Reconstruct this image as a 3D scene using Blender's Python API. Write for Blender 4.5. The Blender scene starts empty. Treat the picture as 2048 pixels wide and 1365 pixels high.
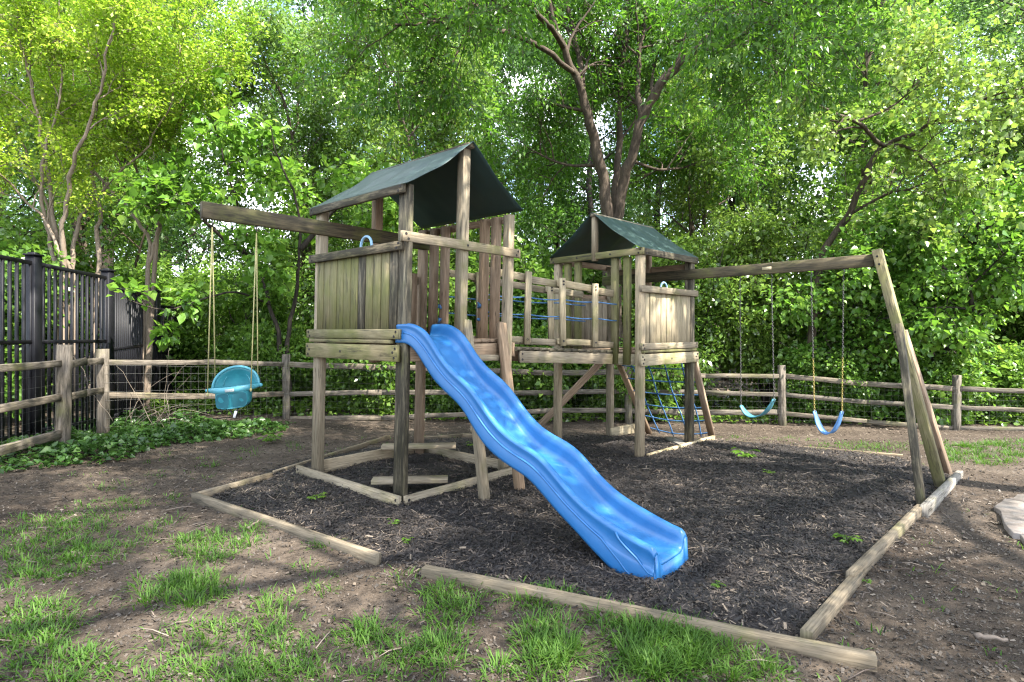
import bpy, math, random
import numpy as np
from mathutils import Vector, noise as mnoise

SC = bpy.context.scene
COL = SC.collection
R = math.radians

# ------------------------------------------------------------------ camera, sky, sun, exposure
F, H = 1142.28, 662.7                      # focal length and horizon row of the 2048 px wide picture
EYE = 1.5
cam_d = bpy.data.cameras.new('camera')
cam = bpy.data.objects.new('camera', cam_d)
COL.objects.link(cam)
cam.location = (0, 0, EYE)
cam.rotation_euler = (R(90), 0, 0)
cam_d.sensor_width = 36
cam_d.lens = F / 2048 * 36
cam_d.shift_y = -(682.5 - H) / 2048
cam_d.clip_start = 0.05
cam_d.clip_end = 2000
SC.camera = cam

SUN_EL, SUN_X, SUN_Y = 51, 0.82, -0.57     # the sun stands high on the right
world = bpy.data.worlds.new('World')
SC.world = world
world.use_nodes = True
wn, wl = world.node_tree.nodes, world.node_tree.links
for n in list(wn):
    wn.remove(n)
w_out = wn.new('ShaderNodeOutputWorld')
w_bg = wn.new('ShaderNodeBackground')
w_sky = wn.new('ShaderNodeTexSky')
w_sky.sky_type = 'NISHITA'
w_sky.sun_disc = False
w_sky.sun_elevation = R(SUN_EL)
w_sky.sun_rotation = math.atan2(SUN_X, SUN_Y)
w_tc = wn.new('ShaderNodeTexCoord')
w_no = wn.new('ShaderNodeTexNoise')
w_no.inputs['Scale'].default_value = 3.2
w_no.inputs['Detail'].default_value = 9
w_rp = wn.new('ShaderNodeValToRGB')
w_rp.color_ramp.elements[0].position = 0.42
w_rp.color_ramp.elements[1].position = 0.62
w_mx = wn.new('ShaderNodeMixRGB')
w_mx.inputs['Color2'].default_value = (8.0, 8.3, 8.8, 1)
wl.new(w_tc.outputs['Generated'], w_no.inputs['Vector'])
wl.new(w_no.outputs['Fac'], w_rp.inputs['Fac'])
wl.new(w_rp.outputs['Color'], w_mx.inputs['Fac'])
wl.new(w_sky.outputs['Color'], w_mx.inputs['Color1'])
wl.new(w_mx.outputs['Color'], w_bg.inputs['Color'])
w_bg.inputs['Strength'].default_value = 0.15
wl.new(w_bg.outputs['Background'], w_out.inputs['Surface'])

sun_d = bpy.data.lights.new('sun', 'SUN')
sun_d.energy = 4.5
sun_d.angle = R(0.5)
sun_d.color = (1.0, 0.94, 0.84)
sun = bpy.data.objects.new('sun', sun_d)
COL.objects.link(sun)
SUN_DIR = Vector((SUN_X * math.cos(R(SUN_EL)), SUN_Y * math.cos(R(SUN_EL)), math.sin(R(SUN_EL)))).normalized()
sun.rotation_euler = SUN_DIR.to_track_quat('Z', 'Y').to_euler()
sun.location = (8, -6, 20)

SC.view_settings.view_transform = 'Standard'
SC.view_settings.look = 'None'
SC.view_settings.exposure = 2.22
SC.view_settings.gamma = 1
SC.cycles.filter_width = 1.2
SC.cycles.use_denoising = True
SC.cycles.denoiser = 'OPENIMAGEDENOISE'
SC.cycles.denoising_prefilter = 'NONE'        # keeps the fine grain of leaves, chips and soil
SC.cycles.max_bounces = 8
SC.cycles.transmission_bounces = 6
SC.cycles.sample_clamp_indirect = 6

# ------------------------------------------------------------------ small helpers
def tag(o, label=None, cat=None, group=None, kind=None):
    if label: o['label'] = label
    if cat: o['category'] = cat
    if group: o['group'] = group
    if kind: o['kind'] = kind
    return o

def empty(name, loc, parent=None):
    o = bpy.data.objects.new(name, None)
    COL.objects.link(o)
    o.location = loc
    o.empty_display_size = 0.1
    if parent is not None:
        o.parent = parent
    return o

def wloc(o):
    v = Vector(o.location)
    while o.parent is not None:
        o = o.parent
        v += Vector(o.location)
    return v

def mesh_np(name, V, faces_flat, counts, mats, parent=None, mat_idx=None, smooth=False, uv=None):
    """Build one mesh object from numpy arrays of world coordinates."""
    V = np.asarray(V, np.float32)
    off = np.zeros(3, np.float32)
    if parent is not None:
        off = np.array(wloc(parent), np.float32)
    me = bpy.data.meshes.new(name)
    me.vertices.add(len(V))
    me.vertices.foreach_set('co', (V - off).ravel())
    ff = np.asarray(faces_flat, np.int32)
    cc = np.asarray(counts, np.int32)
    me.loops.add(len(ff))
    me.loops.foreach_set('vertex_index', ff)
    me.polygons.add(len(cc))
    st = np.zeros(len(cc), np.int32)
    st[1:] = np.cumsum(cc)[:-1]
    me.polygons.foreach_set('loop_start', st)
    me.polygons.foreach_set('loop_total', cc)
    if mat_idx is not None:
        me.polygons.foreach_set('material_index', np.asarray(mat_idx, np.int32))
    if smooth:
        me.polygons.foreach_set('use_smooth', np.ones(len(cc), bool))
    for m in (mats if isinstance(mats, (list, tuple)) else [mats]):
        me.materials.append(m)
    if uv is not None:
        lay = me.uv_layers.new(name='uv')
        lay.data.foreach_set('uv', np.asarray(uv, np.float32).ravel())
    me.update(calc_edges=True)
    me.validate()
    o = bpy.data.objects.new(name, me)
    COL.objects.link(o)
    if parent is not None:
        o.parent = parent
    return o

class MB:
    """Collects beams, tubes, discs ... and links them as ONE mesh object."""
    def __init__(self):
        self.v, self.f, self.uv, self.mi, self.n = [], [], [], [], 0
        self.cnt = []
    def add(self, verts, faces, uvs=None, mi=0):
        b = self.n
        self.v.extend([tuple(p) for p in verts])
        for k, fc in enumerate(faces):
            self.f.extend([b + i for i in fc])
            self.cnt.append(len(fc))
            self.mi.append(mi)
            self.uv.extend(uvs[k] if uvs else [(0, 0)] * len(fc))
        self.n += len(verts)
    def beam(self, p0, p1, w, t, side=None, ch=0.005, mi=0, rng=random, wob=0.0):
        """A timber from p0 to p1: w across along `side`, t the other way; long edges chamfered, UV runs with the grain."""
        p0, p1 = Vector(p0), Vector(p1)
        ax = (p1 - p0)
        L = ax.length
        ax.normalize()
        s = Vector(side) if side is not None else Vector((0, 0, 1))
        s = (s - ax * s.dot(ax)).normalized()
        u = ax.cross(s)
        a, b = w / 2, t / 2
        c = min(ch, a * 0.45, b * 0.45)
        ring = [(a - c, b), (-a + c, b), (-a, b - c), (-a, -b + c), (-a + c, -b), (a - c, -b), (a, -b + c), (a, b - c)]
        nseg = 1 if wob == 0 else max(2, int(L / 0.35))
        vs = []
        for k in range(nseg + 1):
            q = p0 + ax * (L * k / nseg)
            if wob:
                q = q + s * rng.uniform(-wob, wob) + u * rng.uniform(-wob, wob)
            sc = 1.0 if not wob else rng.uniform(1 - wob * 6, 1 + wob * 6)
            vs += [q + s * (x * sc) + u * (y * sc) for x, y in ring]
        ou, ov = rng.uniform(0, 40), rng.uniform(0, 40)
        per = [0]
        for i in range(8):
            x0, y0 = ring[i]; x1, y1 = ring[(i + 1) % 8]
            per.append(per[-1] + math.hypot(x1 - x0, y1 - y0))
        fs, uvs = [], []
        for k in range(nseg):
            for i in range(8):
                j = (i + 1) % 8
                fs.append((k * 8 + i, k * 8 + j, k * 8 + 8 + j, k * 8 + 8 + i))
                l0, l1 = ou + L * k / nseg, ou + L * (k + 1) / nseg
                uvs.append([(l0, ov + per[i]), (l0, ov + per[i + 1]), (l1, ov + per[i + 1]), (l1, ov + per[i])])
        fs.append(tuple(range(7, -1, -1)))
        uvs.append([(ou + ring[i][0] * .3, ov + ring[i][1]) for i in range(7, -1, -1)])
        e = nseg * 8
        fs.append(tuple(e + i for i in range(8)))
        uvs.append([(ou + ring[i][0] * .3, ov + ring[i][1]) for i in range(8)])
        self.add(vs, fs, uvs, mi)
    def bolt(self, p, nrm, r=0.0125, mi=1):
        p, n = Vector(p), Vector(nrm).normalized()
        s = n.orthogonal().normalized(); u = n.cross(s)
        vs, k = [], 8
        for h, rr in ((-.002, r), (.003, r), (.003, r * .55), (.0005, r * .45)):
            vs += [p + n * h + (s * math.cos(2 * math.pi * i / k) + u * math.sin(2 * math.pi * i / k)) * rr for i in range(k)]
        fs = []
        for q in range(3):
            fs += [(q * k + i, q * k + (i + 1) % k, q * k + k + (i + 1) % k, q * k + k + i) for i in range(k)]
        fs.append(tuple(3 * k + i for i in range(k)))
        self.add(vs, fs, None, mi)
    def tube(self, pts, rad, sides=8, mi=0, cap=True):
        pts = [Vector(p) for p in pts]
        n = len(pts)
        rad = rad if isinstance(rad, (list, tuple, np.ndarray)) else [rad] * n
        t0 = (pts[1] - pts[0]).normalized()
        s = t0.orthogonal().normalized()
        vs = []
        for i, p in enumerate(pts):
            t = (pts[min(i + 1, n - 1)] - pts[max(i - 1, 0)])
            t = t.normalized() if t.length > 1e-9 else t0
            s = (s - t * s.dot(t))
            s = s.normalized() if s.length > 1e-6 else t.orthogonal().normalized()
            u = t.cross(s)
            for k in range(sides):
                a = 2 * math.pi * k / sides
                vs.append(p + (s * math.cos(a) + u * math.sin(a)) * rad[i])
        fs, uvs, l = [], [], 0
        for i in range(n - 1):
            d = (pts[i + 1] - pts[i]).length
            for k in range(sides):
                j = (k + 1) % sides
                fs.append((i * sides + k, i * sides + j, (i + 1) * sides + j, (i + 1) * sides + k))
                c = 6.28 * rad[i] / sides
                uvs.append([(l, k * c), (l, k * c + c), (l + d, k * c + c), (l + d, k * c)])
            l += d
        if cap:
            fs.append(tuple(range(sides - 1, -1, -1))); uvs.append([(0, 0)] * sides)
            fs.append(tuple((n - 1) * sides + k for k in range(sides))); uvs.append([(0, 0)] * sides)
        self.add(vs, fs, uvs, mi)
    def build(self, name, mats, parent=None, smooth=False):
        return mesh_np(name, np.array(self.v), self.f, self.cnt, mats, parent, self.mi, smooth, self.uv)

def smooth01(x):
    x = np.clip(x, 0, 1)
    return x * x * (3 - 2 * x)

def gz(x, y):
    """height of the soil"""
    x = np.asarray(x, float); y = np.asarray(y, float)
    z = -0.17 * smooth01((y - 7.2) / 2.8) * smooth01((x + 4.5) / 5.0)
    z = z + 0.15 * smooth01((-x - 3.4) / 1.8) * smooth01((8.6 - y) / 2.5) * smooth01((y - 3.0) / 2.0)
    z = z + 5.5 * smooth01((y - 13.5) / 30.0)
    z = z + 0.012 * np.sin(x * 2.1 + y * 1.3) * np.sin(y * 1.7 - x * 0.6)
    z = z + 0.006 * np.sin(x * 6.3 - y * 3.7 + 1.0) * np.sin(y * 5.1 + x * 2.2)
    return z

def G(u, v, z=0.0):
    """the point of the plane at height z seen at (u, v)"""
    d = F * (EYE - z) / (v - H)
    return Vector(((u - 1024) / F * d, d, z))

def D(u, v, d):
    return Vector(((u - 1024) / F * d, d, EYE - (v - H) / F * d))

# ------------------------------------------------------------------ materials
def newmat(name):
    m = bpy.data.materials.new(name)
    m.use_nodes = True
    nt = m.node_tree
    for n in list(nt.nodes):
        nt.nodes.remove(n)
    out = nt.nodes.new('ShaderNodeOutputMaterial')
    bs = nt.nodes.new('ShaderNodeBsdfPrincipled')
    nt.links.new(bs.outputs['BSDF'], out.inputs['Surface'])
    return m, nt, bs, out

def N(nt, typ, **kw):
    n = nt.nodes.new(typ)
    for k, v in kw.items():
        if k in n.inputs.keys():
            n.inputs[k].default_value = v
        else:
            setattr(n, k, v)
    return n

def ramp(nt, fac, stops):
    r = nt.nodes.new('ShaderNodeValToRGB')
    e = r.color_ramp.elements
    while len(e) < len(stops):
        e.new(0.5)
    for i, (p, c) in enumerate(stops):
        e[i].position = p
        e[i].color = (*c, 1) if len(c) == 3 else c
    nt.links.new(fac, r.inputs['Fac'])
    return r.outputs['Color']

def mix(nt, fac, a, b, mode='MIX'):
    m = nt.nodes.new('ShaderNodeMixRGB')
    m.blend_type = mode
    for s, k in ((fac, 'Fac'), (a, 'Color1'), (b, 'Color2')):
        if isinstance(s, (int, float)):
            m.inputs[k].default_value = s
        elif isinstance(s, tuple):
            m.inputs[k].default_value = (*s, 1)
        else:
            nt.links.new(s, m.inputs[k])
    return m.outputs['Color']

def wood(name, light, dark, mould=0.0, green=0.0, rough=0.85, bump=0.35):
    """weathered timber: grain along the UV length, knots, grey-black mould and green algae"""
    m, nt, bs, out = newmat(name)
    L = nt.links
    uv = N(nt, 'ShaderNodeTexCoord')
    mp = N(nt, 'ShaderNodeMapping'); mp.inputs['Scale'].default_value = (2.2, 46, 1)
    L.new(uv.outputs['UV'], mp.inputs['Vector'])
    g = N(nt, 'ShaderNodeTexNoise', Scale=2.2, Detail=7, Roughness=0.62); L.new(mp.outputs['Vector'], g.inputs['Vector'])
    mp2 = N(nt, 'ShaderNodeMapping'); mp2.inputs['Scale'].default_value = (0.9, 7, 1)
    L.new(uv.outputs['UV'], mp2.inputs['Vector'])
    g2 = N(nt, 'ShaderNodeTexNoise', Scale=2.0, Detail=3, Distortion=0.9); L.new(mp2.outputs['Vector'], g2.inputs['Vector'])
    oi = N(nt, 'ShaderNodeObjectInfo')
    c = ramp(nt, g.outputs['Fac'], [(0.32, tuple(x * .75 for x in dark)), (0.46, tuple((a + b) / 2 for a, b in zip(light, dark))), (0.64, light)])
    c2 = ramp(nt, g2.outputs['Fac'], [(0.35, (0.80, 0.785, 0.77)), (0.62, (1.06, 1.04, 1.02))])
    c = mix(nt, 1.0, c, c2, 'MULTIPLY')
    hv = ramp(nt, oi.outputs['Random'], [(0.0, (0.84, 0.83, 0.83)), (0.5, (1, 1, 1)), (1.0, (1.12, 1.07, 1.0))])
    c = mix(nt, 1.0, c, hv, 'MULTIPLY')
    # knots
    mk = N(nt, 'ShaderNodeMapping'); mk.inputs['Scale'].default_value = (3.0, 9.0, 1)
    L.new(uv.outputs['UV'], mk.inputs['Vector'])
    vo = N(nt, 'ShaderNodeTexVoronoi', Scale=0.9); L.new(mk.outputs['Vector'], vo.inputs['Vector'])
    kn = ramp(nt, vo.outputs['Distance'], [(0.03, (1, 1, 1)), (0.10, (0, 0, 0))])
    c = mix(nt, kn, c, tuple(x * 0.45 for x in dark))
    mc = N(nt, 'ShaderNodeMapping'); mc.inputs['Scale'].default_value = (0.55, 42, 1)
    L.new(uv.outputs['UV'], mc.inputs['Vector'])
    ck = N(nt, 'ShaderNodeTexNoise', Scale=1.6, Detail=4, Roughness=0.55); L.new(mc.outputs['Vector'], ck.inputs['Vector'])
    cr = ramp(nt, ck.outputs['Fac'], [(0.285, (0.85, 0.85, 0.85)), (0.325, (0, 0, 0))])
    c = mix(nt, cr, c, tuple(x * 0.22 for x in dark))
    geo = N(nt, 'ShaderNodeNewGeometry')
    if green > 0:
        gn = N(nt, 'ShaderNodeTexNoise', Scale=2.3, Detail=5, Roughness=0.6); L.new(geo.outputs['Position'], gn.inputs['Vector'])
        gm = ramp(nt, gn.outputs['Fac'], [(0.60 - green * 0.35, (0, 0, 0)), (0.80 - green * 0.3, (0.8, 0.8, 0.8))])
        c = mix(nt, gm, c, (0.115, 0.118, 0.036))
    if mould > 0:
        mn = N(nt, 'ShaderNodeTexNoise', Scale=5.5, Detail=8, Roughness=0.72)
        mm = N(nt, 'ShaderNodeMapping'); mm.inputs['Scale'].default_value = (0.45, 3.2, 1)
        L.new(uv.outputs['UV'], mm.inputs['Vector']); L.new(mm.outputs['Vector'], mn.inputs['Vector'])
        md = ramp(nt, mn.outputs['Fac'], [(0.66 - mould * 0.32, (0, 0, 0)), (0.78 - mould * 0.26, (0.92, 0.92, 0.92))])
        c = mix(nt, md, c, (0.032, 0.028, 0.02))
    L.new(c, bs.inputs['Base Color'])
    bs.inputs['Roughness'].default_value = rough
    bs.inputs['Specular IOR Level'].default_value = 0.25
    bp = N(nt, 'ShaderNodeBump', Strength=bump, Distance=0.004)
    L.new(g.outputs['Fac'], bp.inputs['Height']); L.new(bp.outputs['Normal'], bs.inputs['Normal'])
    return m

def plain(name, col, rough=0.5, metal=0.0, spec=0.5, var=0.0, scale=6):
    m, nt, bs, out = newmat(name)
    bs.inputs['Roughness'].default_value = rough
    bs.inputs['Metallic'].default_value = metal
    bs.inputs['Specular IOR Level'].default_value = spec
    if var:
        geo = N(nt, 'ShaderNodeNewGeometry')
        n = N(nt, 'ShaderNodeTexNoise', Scale=scale, Detail=6, Roughness=0.65)
        nt.links.new(geo.outputs['Position'], n.inputs['Vector'])
        c = ramp(nt, n.outputs['Fac'], [(0.3, tuple(x * (1 - var) for x in col)), (0.7, tuple(min(1, x * (1 + var)) for x in col))])
        nt.links.new(c, bs.inputs['Base Color'])
        r = ramp(nt, n.outputs['Fac'], [(0.3, (rough * .8,) * 3), (0.7, (min(1, rough * 1.25),) * 3)])
        nt.links.new(r, bs.inputs['Roughness'])
    else:
        bs.inputs['Base Color'].default_value = (*col, 1)
    return m

def leaf(name, cols, trans, t_amt=0.45, rough=0.42, spec=0.5, big=0.5, extra=None):
    """leaf: every leaf gets its own shade between the given colours; light also comes through"""
    m, nt, bs, out = newmat(name)
    L = nt.links
    geo = N(nt, 'ShaderNodeNewGeometry')
    oi = N(nt, 'ShaderNodeObjectInfo')
    n = N(nt, 'ShaderNodeTexNoise', Scale=big, Detail=3); L.new(geo.outputs['Position'], n.inputs['Vector'])
    a = N(nt, 'ShaderNodeMath', operation='MULTIPLY_ADD'); L.new(geo.outputs['Random Per Island'], a.inputs[0])
    a.inputs[1].default_value = 0.55
    b = N(nt, 'ShaderNodeMath', operation='MULTIPLY_ADD'); L.new(n.outputs['Fac'], b.inputs[0])
    b.inputs[1].default_value = 0.9; b.inputs[2].default_value = -0.22
    L.new(b.outputs[0], a.inputs[2])
    k = len(cols)
    c = ramp(nt, a.outputs[0], [(i / (k - 1) * 0.8 + 0.08, q) for i, q in enumerate(cols)] + ([(0.985, extra)] if extra else []))
    hv = ramp(nt, oi.outputs['Random'], [(0, (0.86, 0.92, 0.9)), (1, (1.1, 1.06, 1.0))])
    c = mix(nt, 1.0, c, hv, 'MULTIPLY')
    L.new(c, bs.inputs['Base Color'])
    bs.inputs['Roughness'].default_value = rough
    bs.inputs['Specular IOR Level'].default_value = spec
    tr = N(nt, 'ShaderNodeBsdfTranslucent')
    tc = mix(nt, 1.0, c, trans, 'MULTIPLY')
    L.new(tc, tr.inputs['Color'])
    ms = N(nt, 'ShaderNodeMixShader'); ms.inputs[0].default_value = t_amt
    L.new(bs.outputs['BSDF'], ms.inputs[1]); L.new(tr.outputs['BSDF'], ms.inputs[2])
    L.new(ms.outputs['Shader'], out.inputs['Surface'])
    return m

M = {}
M['tan'] = wood('weathered_tan_wood', (0.31, 0.265, 0.19), (0.16, 0.13, 0.09), mould=0.25, green=0.20)
M['warm'] = wood('sheltered_brown_wood', (0.30, 0.225, 0.158), (0.165, 0.112, 0.072), mould=0.12)
M['algae'] = wood('algae_stained_wood', (0.25, 0.215, 0.13), (0.13, 0.11, 0.06), mould=0.45, green=0.60)
M['olive'] = wood('algae_covered_wood', (0.23, 0.20, 0.115), (0.12, 0.105, 0.052), mould=0.38, green=0.72)
M['mould'] = wood('mouldy_dark_wood', (0.23, 0.20, 0.14), (0.10, 0.085, 0.058), mould=0.95, green=0.35)
M['beam'] = wood('dark_swing_beam_wood', (0.125, 0.105, 0.064), (0.055, 0.044, 0.026), mould=0.66, green=0.42)
M['pale'] = wood('pale_panel_wood', (0.37, 0.32, 0.22), (0.22, 0.178, 0.11), mould=0.16, green=0.20)
M['timber'] = wood('edging_timber_wood', (0.20, 0.168, 0.12), (0.105, 0.084, 0.058), mould=0.42, green=0.12)
M['grey'] = wood('silvered_wood', (0.30, 0.28, 0.245), (0.13, 0.12, 0.105), mould=0.48, green=0.1)
M['rail'] = wood('split_rail_wood', (0.205, 0.182, 0.15), (0.075, 0.063, 0.05), mould=0.62, green=0.10, bump=0.9)
M['bolt'] = plain('bolt_steel', (0.035, 0.03, 0.028), 0.55, 0.6)
M['rope_blue'] = plain('blue_rope', (0.035, 0.11, 0.24), 0.65, var=0.2, scale=60)
M['rope_yellow'] = plain('yellow_rope', (0.30, 0.27, 0.12), 0.8, var=0.2, scale=80)
M['chain'] = plain('yellow_coated_chain', (0.32, 0.25, 0.07), 0.5, var=0.25, scale=60)
M['chain_dark'] = plain('steel_chain', (0.11, 0.105, 0.10), 0.45, 0.7)
M['black'] = plain('black_powder_coat', (0.006, 0.006, 0.008), 0.45, spec=0.25, var=0.2, scale=3)
M['wire'] = plain('galvanised_wire', (0.16, 0.16, 0.155), 0.5, 0.6)
M['handle'] = plain('pale_blue_plastic', (0.20, 0.34, 0.46), 0.35)
M['teal'] = plain('teal_plastic', (0.020, 0.165, 0.205), 0.42, var=0.12, scale=9)
M['teal_rim'] = plain('light_teal_plastic', (0.060, 0.245, 0.30), 0.4, var=0.10, scale=9)
M['teal_dark'] = plain('teal_recess_shade', (0.009, 0.085, 0.112), 0.45, var=0.12, scale=9)
M['belt_blue'] = plain('faded_blue_rubber', (0.075, 0.19, 0.40), 0.5, var=0.15, scale=12)
M['belt_teal'] = plain('faded_teal_rubber', (0.045, 0.17, 0.21), 0.5, var=0.15, scale=12)
M['belt_dark'] = plain('dark_blue_rubber', (0.02, 0.04, 0.09), 0.55)
M['buckle'] = plain('white_plastic', (0.7, 0.7, 0.7), 0.4)
M['strap'] = plain('black_webbing', (0.02, 0.02, 0.02), 0.8)
M['badge'] = plain('grey_badge', (0.33, 0.36, 0.36), 0.4)
M['plate'] = plain('brass_plate', (0.40, 0.33, 0.20), 0.5)

def m_slide():
    m, nt, bs, out = newmat('blue_slide_plastic')
    L = nt.links
    geo = N(nt, 'ShaderNodeNewGeometry')
    n = N(nt, 'ShaderNodeTexNoise', Scale=2.2, Detail=8, Roughness=0.7); L.new(geo.outputs['Position'], n.inputs['Vector'])
    c = ramp(nt, n.outputs['Fac'], [(0.32, (0.012, 0.098, 0.262)), (0.52, (0.016, 0.112, 0.298)), (0.70, (0.027, 0.130, 0.315))])
    rot = N(nt, 'ShaderNodeMapping'); rot.inputs['Rotation'].default_value = (0, 0, math.radians(41.1)); rot.inputs['Scale'].default_value = (1.6, 26, 5)
    L.new(geo.outputs['Position'], rot.inputs['Vector'])
    sc = N(nt, 'ShaderNodeTexNoise', Scale=2.0, Detail=6, Roughness=0.7); L.new(rot.outputs['Vector'], sc.inputs['Vector'])
    scm = ramp(nt, sc.outputs['Fac'], [(0.56, (0, 0, 0)), (0.74, (0.42, 0.42, 0.42))])
    sep = N(nt, 'ShaderNodeSeparateXYZ'); L.new(geo.outputs['Normal'], sep.inputs[0])
    up = ramp(nt, sep.outputs['Z'], [(0.45, (0, 0, 0)), (0.75, (1, 1, 1))])
    c = mix(nt, mix(nt, 1.0, scm, up, 'MULTIPLY'), c, (0.14, 0.24, 0.40))
    d = N(nt, 'ShaderNodeTexNoise', Scale=34, Detail=5, Roughness=0.7); L.new(geo.outputs['Position'], d.inputs['Vector'])
    dm = ramp(nt, d.outputs['Fac'], [(0.69, (0, 0, 0)), (0.76, (0.35, 0.35, 0.35))])
    c = mix(nt, dm, c, (0.06, 0.10, 0.15))
    L.new(c, bs.inputs['Base Color'])
    r = ramp(nt, sc.outputs['Fac'], [(0.35, (0.32,) * 3), (0.7, (0.50,) * 3)])
    L.new(r, bs.inputs['Roughness'])
    bs.inputs['Specular IOR Level'].default_value = 0.5
    return m
M['slide'] = m_slide()

def m_canvas():
    m, nt, bs, out = newmat('green_canvas')
    geo = N(nt, 'ShaderNodeNewGeometry')
    n = N(nt, 'ShaderNodeTexNoise', Scale=1.3, Detail=4, Roughness=0.55); nt.links.new(geo.outputs['Position'], n.inputs['Vector'])
    c = ramp(nt, n.outputs['Fac'], [(0.3, (0.022, 0.048, 0.045)), (0.60, (0.032, 0.062, 0.058)), (0.78, (0.075, 0.108, 0.104))])
    nt.links.new(c, bs.inputs['Base Color'])
    bs.inputs['Roughness'].default_value = 0.48
    bs.inputs['Specular IOR Level'].default_value = 0.5
    tr = N(nt, 'ShaderNodeBsdfTranslucent'); tr.inputs['Color'].default_value = (0.03, 0.10, 0.08, 1)
    ms = N(nt, 'ShaderNodeMixShader'); ms.inputs[0].default_value = 0.15
    nt.links.new(bs.outputs['BSDF'], ms.inputs[1]); nt.links.new(tr.outputs['BSDF'], ms.inputs[2])
    nt.links.new(ms.outputs['Shader'], out.inputs['Surface'])
    return m
M['canvas'] = m_canvas()

def m_soil():
    m, nt, bs, out = newmat('bare_soil')
    L = nt.links
    geo = N(nt, 'ShaderNodeNewGeometry')
    a = N(nt, 'ShaderNodeTexNoise', Scale=0.9, Detail=7, Roughness=0.62); L.new(geo.outputs['Position'], a.inputs['Vector'])
    b = N(nt, 'ShaderNodeTexNoise', Scale=15, Detail=10, Roughness=0.78); L.new(geo.outputs['Position'], b.inputs['Vector'])
    v = N(nt, 'ShaderNodeTexVoronoi', Scale=55); L.new(geo.outputs['Position'], v.inputs['Vector'])
    c = ramp(nt, a.outputs['Fac'], [(0.34, (0.042, 0.032, 0.024)), (0.52, (0.068, 0.053, 0.040)), (0.68, (0.105, 0.084, 0.065))])
    d = ramp(nt, b.outputs['Fac'], [(0.36, (0.42, 0.41, 0.40)), (0.52, (1, 1, 1)), (0.68, (1.35, 1.3, 1.24))])
    c = mix(nt, 1.0, c, d, 'MULTIPLY')
    sp = ramp(nt, v.outputs['Distance'], [(0.12, (1, 1, 1)), (0.22, (0, 0, 0))])
    vc = ramp(nt, v.outputs['Color'], [(0.55, (0, 0, 0)), (0.75, (0.8, 0.8, 0.8))])
    sp = mix(nt, 1.0, sp, vc, 'MULTIPLY')
    c = mix(nt, sp, c, (0.12, 0.10, 0.08))
    L.new(c, bs.inputs['Base Color'])
    bs.inputs['Roughness'].default_value = 0.95
    bs.inputs['Specular IOR Level'].default_value = 0.15
    bp = N(nt, 'ShaderNodeBump', Strength=0.9, Distance=0.02)
    L.new(b.outputs['Fac'], bp.inputs['Height']); L.new(bp.outputs['Normal'], bs.inputs['Normal'])
    return m
M['soil'] = m_soil()

def m_mulch(name, cols, island=True, bump=True):
    m, nt, bs, out = newmat(name)
    L = nt.links
    geo = N(nt, 'ShaderNodeNewGeometry')
    if island:
        pn = N(nt, 'ShaderNodeTexNoise', Scale=1.4, Detail=4); L.new(geo.outputs['Position'], pn.inputs['Vector'])
        sh = N(nt, 'ShaderNodeMath', operation='MULTIPLY_ADD'); L.new(pn.outputs['Fac'], sh.inputs[0]); sh.inputs[1].default_value = 1.1; sh.inputs[2].default_value = -0.55
        ad = N(nt, 'ShaderNodeMath', operation='ADD', use_clamp=True); L.new(geo.outputs['Random Per Island'], ad.inputs[0]); L.new(sh.outputs[0], ad.inputs[1])
        c = ramp(nt, ad.outputs[0], cols)
    else:
        b = N(nt, 'ShaderNodeTexNoise', Scale=48, Detail=8, Roughness=0.75); L.new(geo.outputs['Position'], b.inputs['Vector'])
        c = ramp(nt, b.outputs['Fac'], cols)
        bp = N(nt, 'ShaderNodeBump', Strength=1.0, Distance=0.02)
        L.new(b.outputs['Fac'], bp.inputs['Height']); L.new(bp.outputs['Normal'], bs.inputs['Normal'])
    L.new(c, bs.inputs['Base Color'])
    bs.inputs['Roughness'].default_value = 0.72
    bs.inputs['Specular IOR Level'].default_value = 0.35
    return m
M['mulch'] = m_mulch('mulch_base', [(0.3, (0.012, 0.010, 0.010)), (0.55, (0.032, 0.027, 0.025)), (0.72, (0.075, 0.06, 0.05))], False)
M['chip'] = m_mulch('mulch_chips', [(0.0, (0.009, 0.008, 0.008)), (0.55, (0.022, 0.019, 0.018)), (0.82, (0.046, 0.037, 0.031)), (0.95, (0.088, 0.068, 0.052)), (1.0, (0.15, 0.12, 0.09))])
M['litter'] = m_mulch('dead_leaves', [(0.0, (0.05, 0.035, 0.024)), (0.45, (0.10, 0.076, 0.056)), (0.9, (0.12, 0.095, 0.07)), (1.0, (0.17, 0.14, 0.108))])
M['crumb'] = m_mulch('soil_crumb', [(0.0, (0.022, 0.018, 0.014)), (0.5, (0.058, 0.047, 0.037)), (0.9, (0.088, 0.072, 0.057)), (1.0, (0.125, 0.105, 0.085))])
M['wlitter'] = m_mulch('woodland_leaf_litter', [(0.0, (0.08, 0.055, 0.036)), (0.45, (0.17, 0.125, 0.09)), (0.8, (0.28, 0.22, 0.165)), (1.0, (0.40, 0.34, 0.27))])
M['stick'] = m_mulch('twigs', [(0.0, (0.05, 0.035, 0.028)), (1.0, (0.18, 0.145, 0.115))])

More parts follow.
